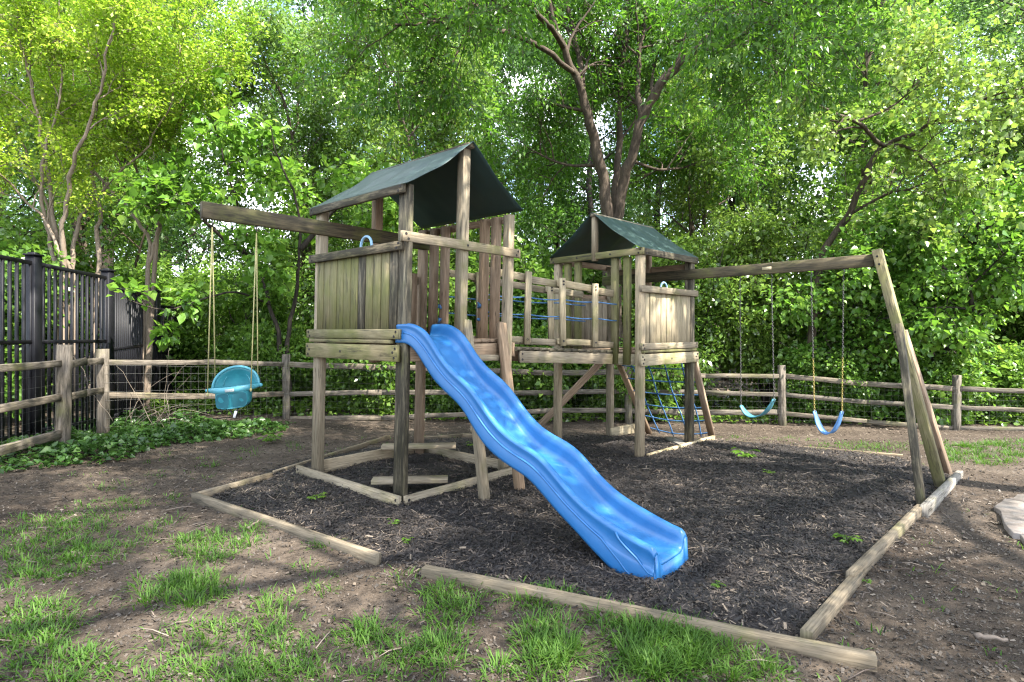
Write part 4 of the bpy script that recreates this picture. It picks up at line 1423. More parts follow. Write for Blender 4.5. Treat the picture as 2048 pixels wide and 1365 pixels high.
class Tree:
    """skeleton of a tree: tubes for stem, limbs and twigs; twigs carry the leaves"""
    def __init__(self, seed):
        self.r = random.Random(seed)
        self.np = np.random.default_rng(seed)
        self.mb = MB()
        self.tw = []
    def poly(self, p, d, L, r0, r1, n, jit, trop):
        pts, rad = [Vector(p)], [r0]
        d = Vector(d).normalized()
        for i in range(n):
            d = (d + Vector((self.r.gauss(0, jit), self.r.gauss(0, jit), self.r.gauss(0, jit) + trop))).normalized()
            pts.append(pts[-1] + d * (L / n)); rad.append(r0 + (r1 - r0) * (i + 1) / n)
        return pts, rad
    bias = None
    def side_dir(self, d, spread, up):
        d = Vector(d).normalized()
        s = d.orthogonal().normalized(); u = d.cross(s)
        a = self.r.uniform(0, 6.2832)
        q = s * math.cos(a) + u * math.sin(a)
        q = d * (1 - spread) + q * spread + Vector((0, 0, up))
        if self.bias is not None: q = q + self.bias
        return q.normalized()
    def spawn(self, pts, rad, lev, cfg):
        """side shoots along a polyline; lev counts down to the twigs"""
        k, f0, L, up, spread = cfg[lev]
        n = len(pts) - 1
        for j in range(k):
            f = f0 + (1 - f0) * (j + self.r.random()) / k
            i = min(n - 1, int(f * n)); t = f * n - i
            p = pts[i].lerp(pts[i + 1], t)
            d = pts[i + 1] - pts[i]
            r = rad[i] * .62
            l = L * self.r.uniform(.65, 1.25) * (1.15 - .45 * f)
            q, rr = self.poly(p, self.side_dir(d, spread, up), l, max(.004, min(r, l * .022)), .003, 5 if lev else 3, .16, .02 if lev else -.05)
            if lev == 0:
                self.tw.append((q[0], q[1])); self.tw.append((q[1], q[2])); self.tw.append((q[2], q[3]))
                self.mb.tube(q, rr, 3, 0, False)
            else:
                self.mb.tube(q, rr, 5 if lev > 1 else 4, 0, False)
                self.tw.append((q[-2], q[-1]))
                self.spawn(q, rr, lev - 1, cfg)
    def stem(self, pts, rad, cfg=None, lev=2, sides=9, wob=.02):
        q = []
        for i in range(len(pts) - 1):               # smooth the given line
            p0 = Vector(pts[max(i - 1, 0)]); p1 = Vector(pts[i]); p2 = Vector(pts[i + 1]); p3 = Vector(pts[min(i + 2, len(pts) - 1)])
            for k in range(4):
                t = k / 4
                v = .5 * ((2 * p1) + (p2 - p0) * t + (2 * p0 - 5 * p1 + 4 * p2 - p3) * t * t + (3 * p1 - p0 - 3 * p2 + p3) * t ** 3)
                q.append(v + Vector((self.r.gauss(0, wob), self.r.gauss(0, wob), 0)))
        q.append(Vector(pts[-1]))
        rr = np.interp(np.linspace(0, 1, len(q)), np.linspace(0, 1, len(rad)), rad)
        rr = [x * self.r.uniform(.93, 1.07) for x in rr]
        self.mb.tube(q, rr, sides, 0, True)
        if cfg: self.spawn(q, rr, lev, cfg)
        return q, rr
    def finish(self, root, bark, lmat, per, L, W, sig, droop=.25, shape='rhomb', upn=.8, keep=None, name='crown'):
        tk = self.mb.build('trunk', M[bark], root, True)
        T = np.array([(tuple(a), tuple(b)) for a, b in self.tw])
        n = len(T) * per
        rng = self.np
        i = np.repeat(np.arange(len(T)), per)
        t = rng.uniform(0, 1.1, n)[:, None]
        tw = T[i, 1] - T[i, 0]
        off = rng.normal(0, sig, (n, 3)) * np.array([1, 1, .75])
        P = T[i, 0] + tw * t + off
        if keep is not None:
            m = keep(P); P, off, tw = P[m], off[m], tw[m]; n = len(P)
        A = nrmz(tw) * .5 + nrmz(off) * .7 + rng.normal(0, .45, (n, 3)); A[:, 2] -= droop
        Nn = rng.normal(0, .55, (n, 3)); Nn[:, 2] += upn
        ln = L * np.clip(rng.lognormal(0, .34, n), .4, 1.6)
        cr = leaves(name, P, A, Nn, ln, ln * W * rng.uniform(.8, 1.2, n), M[lmat], root, shape)
        return tk, cr

def pix(*l):
    return [D(*q) for q in l]

# --- the yellow-green trees behind the black fence
def yellow_trees():
    root = empty('yellow_green_tree', (-7.1, 9.2, 0))
    tag(root, 'many-stemmed tree with yellow-green leaves behind the black metal fence', 'tree')
    t = Tree(31)
    cfg = {2: (7, .45, 1.15, .25, .55), 1: (5, .25, .62, .12, .65), 0: (5, .15, .34, .05, .7)}
    d = 9.2
    S = [[(122, 870, d), (122, 540, d), (102, 400, d), (88, 300, d - .1), (66, 190, d - .3), (42, 90, d - .5), (26, -40, d - .7), (10, -170, d - .8)],
         [(126, 870, d), (132, 560, d), (105, 440, d + .2), (60, 330, d + .3), (10, 200, d + .2), (-60, 60, d)],
         [(130, 870, d), (124, 520, d - .1), (127, 430, d - .2), (148, 330, d - .5), (176, 250, d - .7), (203, 160, d - .9), (226, 60, d - 1.1), (240, -60, d - 1.2), (246, -160, d - 1.3)],
         [(190, 860, d + .4), (195, 520, d + .4), (197, 420, d + .3), (186, 300, d + .2), (192, 200, d), (210, 60, d - .2), (220, -120, d - .4)],
         [(140, 870, d), (150, 600, d), (112, 480, d - .1), (62, 410, d - .2), (-20, 330, d - .3), (-90, 250, d - .4)],
         [(134, 870, d), (140, 560, d + .1), (150, 470, d + .2), (182, 410, d + .3), (230, 352, d + .3), (300, 290, d + .2), (340, 200, d), (360, 90, d - .1)],
         [(118, 870, d), (112, 560, d), (96, 470, d), (80, 380, d - .1), (96, 280, d - .2), (120, 180, d - .3), (118, 60, d - .4), (130, -80, d - .5)]]
    for s in S:
        t.stem(pix(*s), [.044, .037, .030, .023, .017, .012, .007], cfg, 2, 8, .02)
    t.finish(root, 'bark_pale', 'lf_yellow', 14, .052, .30, .085, .1)
    root = empty('yellow_green_tree', (-6.5, 10.4, 0))
    tag(root, 'slimmer yellow-green tree forking low behind the end of the black fence', 'tree')
    t = Tree(32)
    d = 10.4
    S = [[(285, 860, d), (290, 600, d), (302, 510, d), (320, 445, d), (300, 395, d - .1), (272, 325, d - .3), (255, 250, d - .5), (270, 150, d - .7), (310, 40, d - .9), (330, -90, d - 1)],
         [(288, 860, d), (300, 530, d), (276, 440, d + .1), (215, 375, d + .1), (165, 300, d), (150, 180, d - .2), (140, 40, d - .3)],
         [(295, 860, d), (310, 500, d), (318, 440, d - .1), (322, 360, d - .2), (345, 280, d - .5), (372, 200, d - .8), (395, 120, d - 1)]]
    for s in S:
        t.stem(pix(*s), [.042, .036, .03, .024, .018, .013, .008], cfg, 2, 8, .02)
    t.finish(root, 'bark_pale', 'lf_yellow', 14, .054, .30, .085, .1)
yellow_trees()

# --- the big forked tree behind the smaller tower
def big_tree():
    d = 11.2
    root = empty('forked_shade_tree', (D(1222, 850, d).x, d, 0))
    tag(root, 'big forked tree with brown trunks and hanging feathery leaves behind the smaller tower', 'tree')
    t = Tree(41)
    cfg = {2: (8, .42, 1.9, .14, .65), 1: (6, .2, .95, -.05, .7), 0: (5, .1, .5, -.15, .7)}
    S = [([(1215, 880, d), (1218, 560, d), (1214, 420, d), (1198, 330, d), (1180, 250, d - .1), (1158, 170, d - .3), (1128, 95, d - .5), (1100, 10, d - .8), (1070, -120, d - 1.2)], [.24, .20, .17, .16, .14, .11, .09, .07, .05], 1),
         ([(1240, 880, d), (1230, 540, d), (1240, 400, d), (1262, 320, d - .1), (1290, 230, d - .2), (1335, 155, d - .4), (1400, 92, d - .7), (1480, 42, d - 1.0), (1580, -15, d - 1.4), (1700, -70, d - 1.8)], [.22, .18, .16, .15, .14, .13, .12, .10, .08, .05], 1),
         ([(1228, 700, d + .3), (1228, 420, d + .4), (1234, 300, d + .5), (1238, 200, d + .5), (1250, 80, d + .4), (1260, -80, d + .2)], [.13, .11, .10, .09, .07, .04], 1),
         ([(1172, 225, d - .1), (1160, 130, d + .1), (1140, 40, d + .2), (1120, -80, d + .2)], [.10, .085, .07, .04], 1),
         ([(1284, 245, d - .2), (1276, 170, d), (1282, 90, d + .2), (1300, -20, d + .3)], [.09, .075, .06, .04], 1),
         ([(1150, 150, d - .3), (1080, 95, d - 1.2), (990, 60, d - 2.2), (890, 45, d - 3.0), (790, 50, d - 3.5)], [.08, .07, .055, .04, .02], 1),
         ([(1128, 95, d - .5), (1060, 10, d - 1.8), (980, -50, d - 3), (880, -90, d - 4)], [.08, .06, .05, .03], 1),
         ([(1400, 92, d - .7), (1440, 100, d - 2.0), (1500, 60, d - 3.2), (1580, 30, d - 4.2)], [.07, .055, .04, .02], 1),
         ([(1262, 320, d - .1), (1320, 340, d + .4), (1400, 330, d + .8)], [.05, .04, .02], 1),
         ([(1198, 330, d), (1130, 330, d + .3), (1060, 300, d + .5)], [.05, .04, .02], 1)]
    for i, (s, r, _) in enumerate(S):
        t.bias = Vector((0, .42, .10)) if i < 5 or i > 7 else Vector((0, 0, -.05))   # the crown leans towards the light of the clearing behind
        t.stem(pix(*s), [x * .68 for x in r], cfg, 2, 10, .02)
    t.finish(root, 'bark', 'lf_pecan', 9, .095, .17, .10, .45, 'long', .7)
big_tree()

# --- the shade tree whose limbs hang in at the top right; its trunk stands right of the view
def overhang_tree():
    root = empty('overhanging_tree', (8.4, 3.0, 0))
    tag(root, 'tree reaching in from the right with dark twigs hanging at the top', 'tree')
    t = Tree(52)
    cfg = {2: (9, .25, 1.9, .10, .65), 1: (6, .2, .95, 0, .7), 0: (4, .1, .5, -.10, .7)}
    o = Vector((.7, 1.7, .5))
    b = Vector((8.4, 3.0, -.1))
    t.stem([b, (8.3, 3.0, 1.8), (8.0, 3.2, 3.4), (7.6, 3.5, 5.1)], [.26, .21, .19, .17], None)
    L = [[(6.9, 1.8, 4.6), (6.0, 3.0, 6.0), (5.0, 4.2, 6.9), (4.3, 5.2, 7.2), (3.6, 6.2, 7.2)],
         [(6.9, 1.8, 4.6), (5.4, 1.7, 6.2), (3.6, 2.0, 7.0), (1.8, 2.6, 7.3), (.2, 3.2, 7.2)],
         [(6.9, 1.8, 4.6), (6.6, 1.2, 6.4), (6.0, .6, 8.2), (5.4, .2, 9.6)],
         [(6.0, 3.0, 5.8), (4.6, 3.3, 7.0), (3.0, 3.6, 7.7), (1.4, 4.0, 7.9)],
         [(5.4, 1.7, 6.2), (4.2, .4, 7.4), (2.6, -.6, 8.1), (.8, -1.2, 8.2)],
         [(5.0, 4.2, 6.9), (5.4, 5.0, 7.0), (5.6, 5.8, 6.8)],
         [(3.6, 2.0, 7.0), (2.4, .8, 7.7), (.6, .6, 8.0), (-1.2, 1.0, 7.8)],
         [(6.9, 1.8, 4.6), (6.2, .2, 6.0), (5.2, -1.8, 6.9), (4.2, -3.6, 7.2)],
         [(6.2, .2, 6.0), (4.4, -1.0, 7.0), (2.4, -2.4, 7.5), (.6, -3.4, 7.6)],
         [(6.9, 1.8, 4.6), (7.2, .0, 6.0), (7.4, -2.0, 7.0), (7.2, -3.8, 7.4)]]
    for s in L:
        t.stem([Vector(q) + o for q in s], [.12, .10, .075, .05, .03], cfg, 2, 8, .03)
    t.finish(root, 'bark_dark', 'lf_dark', 10, .09, .26, .14, .35, 'rhomb', .8)
overhang_tree()

# --- redbuds
def redbuds():
    d = 10.7
    root = empty('redbud_tree', (D(1640, 870, d).x, d, 0))
    tag(root, 'thin leaved redbud with one slanting dark trunk forking in a wide V', 'tree')
    t = Tree(61)
    cfg = {2: (6, .35, 1.0, .05, .6), 1: (4, .2, .55, 0, .65), 0: (3, .2, .3, -.05, .7)}
    S = [([(1610, 880, d), (1635, 560, d), (1652, 495, d), (1694, 438, d), (1717, 381, d - .1), (1740, 330, d - .2), (1763, 293, d - .2)], [.13, .11, .10, .095, .085, .08, .075], None),
         ([(1763, 293, d - .2), (1740, 268, d - .4), (1713, 244, d - .6), (1664, 225, d - .9), (1610, 200, d - 1.1)], [.06, .055, .05, .035, .015], cfg),
         ([(1763, 293, d - .2), (1800, 278, d - .3), (1836, 266, d - .4), (1862, 245, d - .5), (1911, 224, d - .7), (1960, 200, d - .9), (2050, 175, d - 1.2)], [.065, .06, .055, .05, .04, .03, .015], cfg),
         ([(1763, 293, d - .2), (1808, 293, d - .6), (1858, 325, d - 1.0), (1880, 360, d - 1.2), (1897, 398, d - 1.4)], [.045, .04, .032, .025, .012], cfg),
         ([(1700, 430, d), (1768, 391, d - .4), (1820, 378, d - .7), (1862, 362, d - .9)], [.045, .035, .025, .012], cfg),
         ([(1713, 244, d - .6), (1780, 215, d - .5), (1830, 170, d - .5), (1880, 120, d - .6)], [.04, .03, .02, .01], cfg)]
    for s, r, c in S:
        t.stem(pix(*s), [x * .66 for x in r], c, 2, 8, .012)
    t.finish(root, 'bark', 'lf_pale', 4, .075, .46, .09, .55, 'heart', .35)
    # broad leafy redbud on the right
    root = empty('redbud_tree', (8.3, 10.9, -.2))
    tag(root, 'broad redbud with large bright heart shaped leaves on the right behind the rail fence', 'tree')
    t = Tree(62)
    cfg = {2: (8, .25, 1.5, .12, .7), 1: (6, .2, .75, 0, .7), 0: (4, .15, .36, -.05, .7)}
    b = Vector((8.2, 11.0, -.25))
    for q in ([b, (8.1, 11.0, .8), (7.8, 10.8, 1.6), (7.3, 10.7, 2.3), (6.7, 10.7, 2.7)], [b, (8.3, 10.9, 1.0), (8.4, 10.7, 2.2), (8.5, 10.5, 3.1), (8.4, 10.3, 3.6)],
              [b, (8.5, 11.0, .9), (9.0, 10.8, 2.1), (9.4, 10.4, 3.2), (9.6, 10.0, 4.0)], [b, (7.9, 10.9, .6), (7.2, 10.8, 1.2), (6.3, 10.8, 1.7), (5.6, 10.9, 1.9)],
              [b, (8.3, 10.7, .7), (8.2, 10.2, 1.6), (7.8, 9.8, 2.3), (7.2, 9.6, 2.6)]):
        t.stem(q, [.08, .065, .05, .035, .018], cfg, 2, 7, .02)
    t.finish(root, 'bark_dark', 'lf_red', 6, .085, .44, .12, .35, 'heart', .8)
    # leafy redbud left of the larger tower
    root = empty('redbud_tree', (-3.7, 10.6, -.1))
    tag(root, 'young redbud with broad flat leaf sprays between the toddler swing and the larger tower', 'tree')
    t = Tree(63)
    cfg = {2: (5, .4, 1.1, .05, .75), 1: (4, .2, .6, -.02, .75), 0: (3, .15, .32, -.05, .75)}
    d = 10.6
    S = [[(578, 850, d), (560, 690, d), (540, 610, d), (510, 520, d - .2), (480, 430, d - .5), (455, 340, d - .9), (430, 260, d - 1.1)],
         [(580, 850, d), (575, 690, d), (590, 600, d), (600, 500, d - .2), (590, 400, d - .4), (560, 320, d - .6), (540, 250, d - .8)],
                  [(510, 520, d - .2), (440, 470, d - .8), (390, 420, d - 1.2), (340, 380, d - 1.5)],
         [(600, 500, d - .2), (660, 430, d - .2), (700, 400, d - .2), (760, 380, d - .1)]]
    t.stem(pix((540, 610, d), (470, 585, d - .8), (400, 600, d - 1.6), (330, 620, d - 2.2), (250, 598, d - 2.7)), [.022, .018, .014, .01, .006], {1: (4, .35, .5, .0, .6), 0: (3, .3, .22, -.05, .7)}, 1, 5, .015)
    for s in S:
        t.stem(pix(*s), [.06, .045, .035, .028, .02, .015, .008], cfg, 2, 7, .015)
    t.finish(root, 'bark_dark', 'lf_red', 5, .105, .45, .08, .2, 'heart', 1.2)
redbuds()

def old_tree():
    d = 13.6
    p = D(206, 860, d)
    root = empty('old_tree', (p.x, p.y, float(gz(p.x, p.y))))
    tag(root, 'old tree with a thick crooked dark trunk behind the yellow-green trees', 'tree')
    t = Tree(71)
    cfg = {2: (8, .45, 2.0, .12, .65), 1: (5, .2, 1.0, 0, .7), 0: (4, .15, .45, -.05, .7)}
    t.stem(pix((198, 880, d), (206, 520, d), (212, 430, d), (236, 372, d), (256, 312, d), (268, 220, d), (290, 90, d), (300, -80, d)), [.22, .19, .18, .19, .16, .12, .09, .05], cfg, 2, 10, .03)
    t.stem(pix((236, 372, d), (190, 350, d + .1), (150, 330, d + .2), (120, 280, d + .2), (90, 180, d + .1)), [.11, .09, .07, .05, .03], cfg, 2, 7, .03)
    t.stem(pix((256, 312, d), (310, 260, d), (380, 190, d), (440, 90, d)), [.10, .08, .06, .03], cfg, 2, 7, .03)
    t.finish(root, 'bark_dark', 'lf_wood', 7, .095, .27, .16, .25)
old_tree()

def bare_vine():
    root = empty('bare_vine', (-5.0, 8.4, 0))
    tag(root, 'tangle of bare dry vines on the rail fence beside the toddler swing', 'vine')
    mb = MB()
    rr = random.Random(15)
    for i in range(16):
        u = rr.uniform(210, 340)
        d = 7.9 + (u - 207) * .0049 - .12
        p = D(u, rr.uniform(842, 858), d)
        L = rr.uniform(.4, 1.2); a = rr.uniform(-1.2, 1.2)
        pts = [p]
        dr = Vector((math.sin(a) * .6, rr.uniform(-.1, .1), 1)).normalized()
        for k in range(9):
            dr = (dr + Vector((rr.gauss(.04, .22), rr.gauss(0, .06), -.10 + rr.gauss(0, .14)))).normalized()
            pts.append(pts[-1] + dr * L / 9)
        mb.tube(pts, [.0045 * (1 - .09 * k) for k in range(10)], 4)
    mb.build('stems', M['vine'], root)
bare_vine()

# --- woodland behind: four kinds of tree and three kinds of shrub, then copies of each with their parts
def place(src, loc, rz, sc, label=None):
    c = src.copy(); COL.objects.link(c)
    c.location = loc; c.rotation_euler = (0, 0, rz); c.scale = (sc, sc, sc * 1.0)
    if label: c['label'] = label
    for ch in src.children:
        k = ch.copy(); COL.objects.link(k); k.parent = c
    return c

def woodland_kind(seed, h, spread, lmat, bark, low, label, per=7, L=.118, r0=.15):
    root = empty('woodland_tree', (0, 0, 0))
    tag(root, label, 'tree', 'woodland trees behind the fence')
    t = Tree(seed)
    rr = t.r
    k = rr.choice((1, 2, 2))
    base = Vector((0, 0, -.2))
    for s in range(k):
        a = rr.uniform(0, 6.28); o = Vector((math.cos(a), math.sin(a), 0)) * (spread * .22 if k > 1 else spread * .06)
        top = h * rr.uniform(.85, 1)
        pts = [base, o * .15 + UP * h * .14, o * .5 + UP * h * .33, o * .9 + UP * h * .55, o * 1.25 + UP * h * .78, o * 1.3 + UP * top]
        pts = [Vector(p) + Vector((rr.gauss(0, .06 * i), rr.gauss(0, .06 * i), 0)) for i, p in enumerate(pts)]
        t.stem(pts, [r0, r0 * .8, r0 * .66, r0 * .5, r0 * .3, .03], {3: (12 if k > 1 else 17, low, spread, .18, .62), 2: (5, .25, spread * .45, .08, .65), 1: (4, .2, spread * .23, 0, .7), 0: (3, .15, .40, -.05, .7)}, 3, 8, .04)
    t.finish(root, bark, lmat, per, L, .25, .12, .25, 'rhomb', .8)
    return root

def shrub_kind(seed, h, spread, lmat, label, per=12, L=.085, W=.3, shape='rhomb'):
    root = empty('understorey_shrub', (0, 0, 0))
    tag(root, label, 'shrub', 'shrubs along the back of the fence')
    t = Tree(seed)
    rr = t.r
    for s in range(7):
        a = 6.28 * s / 7 + rr.uniform(-.3, .3)
        o = Vector((math.cos(a), math.sin(a), 0)) * spread * rr.uniform(.25, .75)
        hh = h * rr.uniform(.65, 1)
        t.stem([(0, 0, -.1), o * .25 + UP * hh * .3, o * .6 + UP * hh * .65, o + UP * hh], [.03, .024, .016, .006], {2: (8, .12, spread * .55, .12, .65), 1: (4, .2, spread * .3, 0, .7), 0: (3, .2, .24, -.03, .7)}, 2, 6, .02)
    t.finish(root, 'bark_dark', lmat, per, L, W, .10, .25, shape, .8)
    return root

TREE_LABELS = ['tall green tree of the dense wood standing behind the rail fence',
               'taller blue-green tree deep in the wood behind the first row of trees',
               'light green many-branched tree in the wood behind the fence',
               'slender dark trunked tree in the wood behind the fence']
kinds = [woodland_kind(101, 11.5, 3.0, 'lf_wood', 'bark', .10, TREE_LABELS[0]),
         woodland_kind(102, 14.5, 3.6, 'lf_blue', 'bark_dark', .12, TREE_LABELS[1], 6, .13, .20),
         woodland_kind(103, 9.0, 2.6, 'lf_shrub', 'bark', .08, TREE_LABELS[2], 7, .11, .11),
         woodland_kind(104, 12.5, 2.6, 'lf_dark', 'bark_dark', .14, TREE_LABELS[3], 6, .115, .16)]
spots = [  # x, y, kind, size
    (-9.5, 13.2, 0, .95), (-5.2, 14.2, 2, .85), (-2.2, 13.6, 2, .92), (4.4, 13.4, 2, .85), (8.2, 14.0, 0, .9), (14.0, 14.6, 2, 1.0),
    (-14.0, 15.5, 3, 1.0), (-10.8, 17.0, 1, .85), (-6.2, 17.6, 3, .8), (-1.6, 18.2, 0, 1.1), (2.6, 17.6, 3, .95), (6.4, 17.0, 3, 1.0), (10.6, 17.8, 0, 1.05), (15.0, 16.4, 1, .9),
    (-18.5, 21.0, 1, 1.0), (-13.0, 22.0, 0, 1.2), (-8.6, 24.0, 1, 1.0), (-2.6, 24.0, 1, 1.05), (1.8, 22.5, 1, .95), (5.8, 23.5, 1, 1.05), (9.8, 22.5, 3, 1.2), (-.5, 20.5, 1, .95), (14.6, 22.8, 1, 1.0), (19.5, 21.0, 0, 1.2),
    (-22.0, 29.0, 1, 1.2), (-18.5, 30.0, 1, 1.15), (-9.8, 31.5, 3, 1.3), (-4.0, 31.0, 1, 1.2), (1.6, 30.0, 3, 1.3), (7.4, 31.0, 1, 1.2), (13.4, 30.0, 1, 1.15), (19.4, 30.0, 3, 1.3), (26.0, 28.0, 1, 1.2)]
rs = random.Random(77)
done = set()
for x, y, k, s in spots:
    loc = (x, y, float(gz(x, y)))
    rz = rs.uniform(0, 6.28)
    if k not in done:
        o = kinds[k]; done.add(k)
        o.location = loc; o.rotation_euler = (0, 0, rz); o.scale = (s, s, s)
    else:
        place(kinds[k], loc, rz, s)

SHRUB_LABELS = ['glossy leaved shrub filling the back of the rail fence', 'low dark green shrub behind the lower rails', 'loose bright green shrub leaning over the rail fence']
skinds = [shrub_kind(201, 3.3, 1.5, 'lf_shrub', SHRUB_LABELS[0], 7, .085, .28),
          shrub_kind(202, 1.5, 1.1, 'lf_wood', SHRUB_LABELS[1], 10, .075, .36),
          shrub_kind(203, 2.6, 1.5, 'lf_wood', SHRUB_LABELS[2], 7, .095, .34)]
sspots = [(3.6, 11.6, 0, 1.0), (5.3, 11.9, 0, 1.15), (6.8, 11.4, 0, .95), (8.8, 12.0, 0, 1.1), (10.6, 11.0, 0, 1.0),
          (-2.9, 11.0, 1, 1.0), (-1.3, 11.2, 1, .9), (.4, 11.1, 1, 1.0), (2.2, 11.0, 1, .9), (-4.6, 11.0, 1, .9), (5.9, 10.7, 1, .75), (9.0, 10.6, 1, .8), (7.6, 10.5, 1, .7),
          (-1.9, 12.4, 2, 1.0), (1.2, 12.3, 2, 1.1), (2.6, 12.6, 2, 1.15), (-5.3, 12.2, 2, .95), (-7.4, 12.6, 2, 1.0), (-9.3, 10.8, 2, 1.1), (12.2, 12.0, 2, 1.2), (-.2, 13.0, 2, 1.2), (-8.4, 8.6, 2, .95)]
done = set()
for x, y, k, s in sspots:
    loc = (x, y, float(gz(x, y)))
    rz = rs.uniform(0, 6.28)
    if k not in done:
        o = skinds[k]; done.add(k)
        o.location = loc; o.rotation_euler = (0, 0, rz); o.scale = (s, s, s)
    else:
        place(skinds[k], loc, rz, s)

# --- ivy and undergrowth
def cover(name, poly, n, mat, hmax, label, cat, L=.06, W=.42, seed=1, shape='heart'):
    rng = np.random.default_rng(seed)
    lo, hi = poly.min(0), poly.max(0)
    x = rng.uniform(lo[0], hi[0], n); y = rng.uniform(lo[1], hi[1], n)
    d = edge_dist(poly, x, y)
    cl = np.array([mnoise.noise(Vector((a * 1.7, b * 1.7, seed))) for a, b in zip(x, y)])
    k = inside(poly, x, y) & (cl + d * 1.2 > rng.uniform(-.45, .25, n))
    x, y, d, cl = x[k], y[k], d[k], cl[k]
    n = len(x)
    h = hmax * np.clip(.35 + cl * 1.1, .05, 1.2) * smooth01(d / .35 + .15)
    z = gz(x, y) + .02 + h * rng.uniform(0, 1, n) ** .6
    P = np.stack([x, y, z], 1)
    A = rng.normal(0, 1, (n, 3)); A[:, 2] = A[:, 2] * .4 - .2
    Nn = rng.normal(0, .45, (n, 3)); Nn[:, 2] += 1
    ln = L * rng.lognormal(0, .28, n)
    o = leaves(name, P, A, Nn, ln, ln * W, M[mat], None, shape)
    tag(o, label, cat, kind='stuff')
ivy = np.array([(p.x, p.y) for p in (G(-60, 985), G(110, 960), G(240, 938), G(300, 908), G(420, 886), G(560, 866), G(590, 848), G(330, 842), G(200, 842), G(90, 870), G(-40, 920))])
cover('ivy', ivy, 14000, 'lf_ivy', .28, 'dark green ivy creeping along the foot of the rail fence', 'ground cover', .056, .44, 3)
ug = np.array([(-7, 10.15), (-3.5, 10.1), (2, 10.5), (9, 10.0), (13, 10), (13, 13.5), (-9, 13.5)])
cover('undergrowth', ug, 20000, 'lf_shrub', .38, 'low tangled undergrowth on the wood floor behind the rails', 'undergrowth', .085, .40, 4)

# --- grass
TUFTS = [  # u, v, radius u, radius v, tufts, blade length
    (80, 1100, 115, 58, 170, .10), (150, 1048, 90, 22, 70, .09), (215, 1018, 80, 15, 34, .08), (300, 1075, 60, 22, 26, .09), (255, 1015, 30, 14, 8, .09), (360, 1000, 40, 12, 8, .07), (330, 1045, 34, 12, 9, .09),
    (205, 1108, 70, 30, 56, .11), (420, 1100, 60, 34, 54, .13), (490, 1072, 50, 30, 22, .10), (365, 1180, 110, 38, 70, .14), (80, 1250, 90, 50, 90, .10), (120, 1335, 130, 40, 120, .11),
    (500, 1290, 190, 60, 170, .11), (560, 1215, 45, 34, 26, .12), (470, 1352, 240, 22, 110, .11), (20, 1180, 40, 30, 14, .09),
    (735, 1275, 36, 34, 30, .13), (806, 1160, 26, 16, 8, .10), (900, 1222, 66, 46, 50, .13), (858, 1310, 74, 32, 46, .13), (978, 1180, 34, 20, 16, .11), (1076, 1205, 58, 40, 46, .13),
    (1100, 1305, 60, 66, 62, .14), (1215, 1250, 44, 34, 34, .12), (1322, 1300, 92, 70, 100, .15), (1440, 1330, 100, 40, 70, .13), (1400, 1262, 80, 22, 40, .12), (990, 1350, 26, 18, 12, .10), (1250, 1350, 60, 24, 26, .12),
    (640, 1090, 18, 10, 3, .14), (655, 1170, 30, 24, 10, .09), (615, 1150, 16, 20, 5, .12), (760, 1340, 60, 26, 18, .11), (1560, 1345, 60, 24, 14, .11), (1500, 1230, 40, 16, 8, .09),
    (430, 930, 20, 8, 4, .12), (310, 955, 14, 8, 4, .11), (245, 975, 12, 8, 4, .11), (205, 985, 14, 8, 4, .12), (470, 905, 24, 6, 4, .10), (505, 908, 12, 5, 3, .10), (580, 895, 34, 6, 5, .09), (395, 920, 14, 6, 3, .11),
    (1725, 893, 105, 15, 110, .11), (1970, 908, 95, 26, 170, .13), (1890, 890, 40, 12, 30, .11), (1470, 868, 36, 6, 10, .09), (1560, 872, 60, 6, 14, .09), (1860, 935, 40, 10, 10, .09), (2020, 880, 60, 10, 40, .11)]
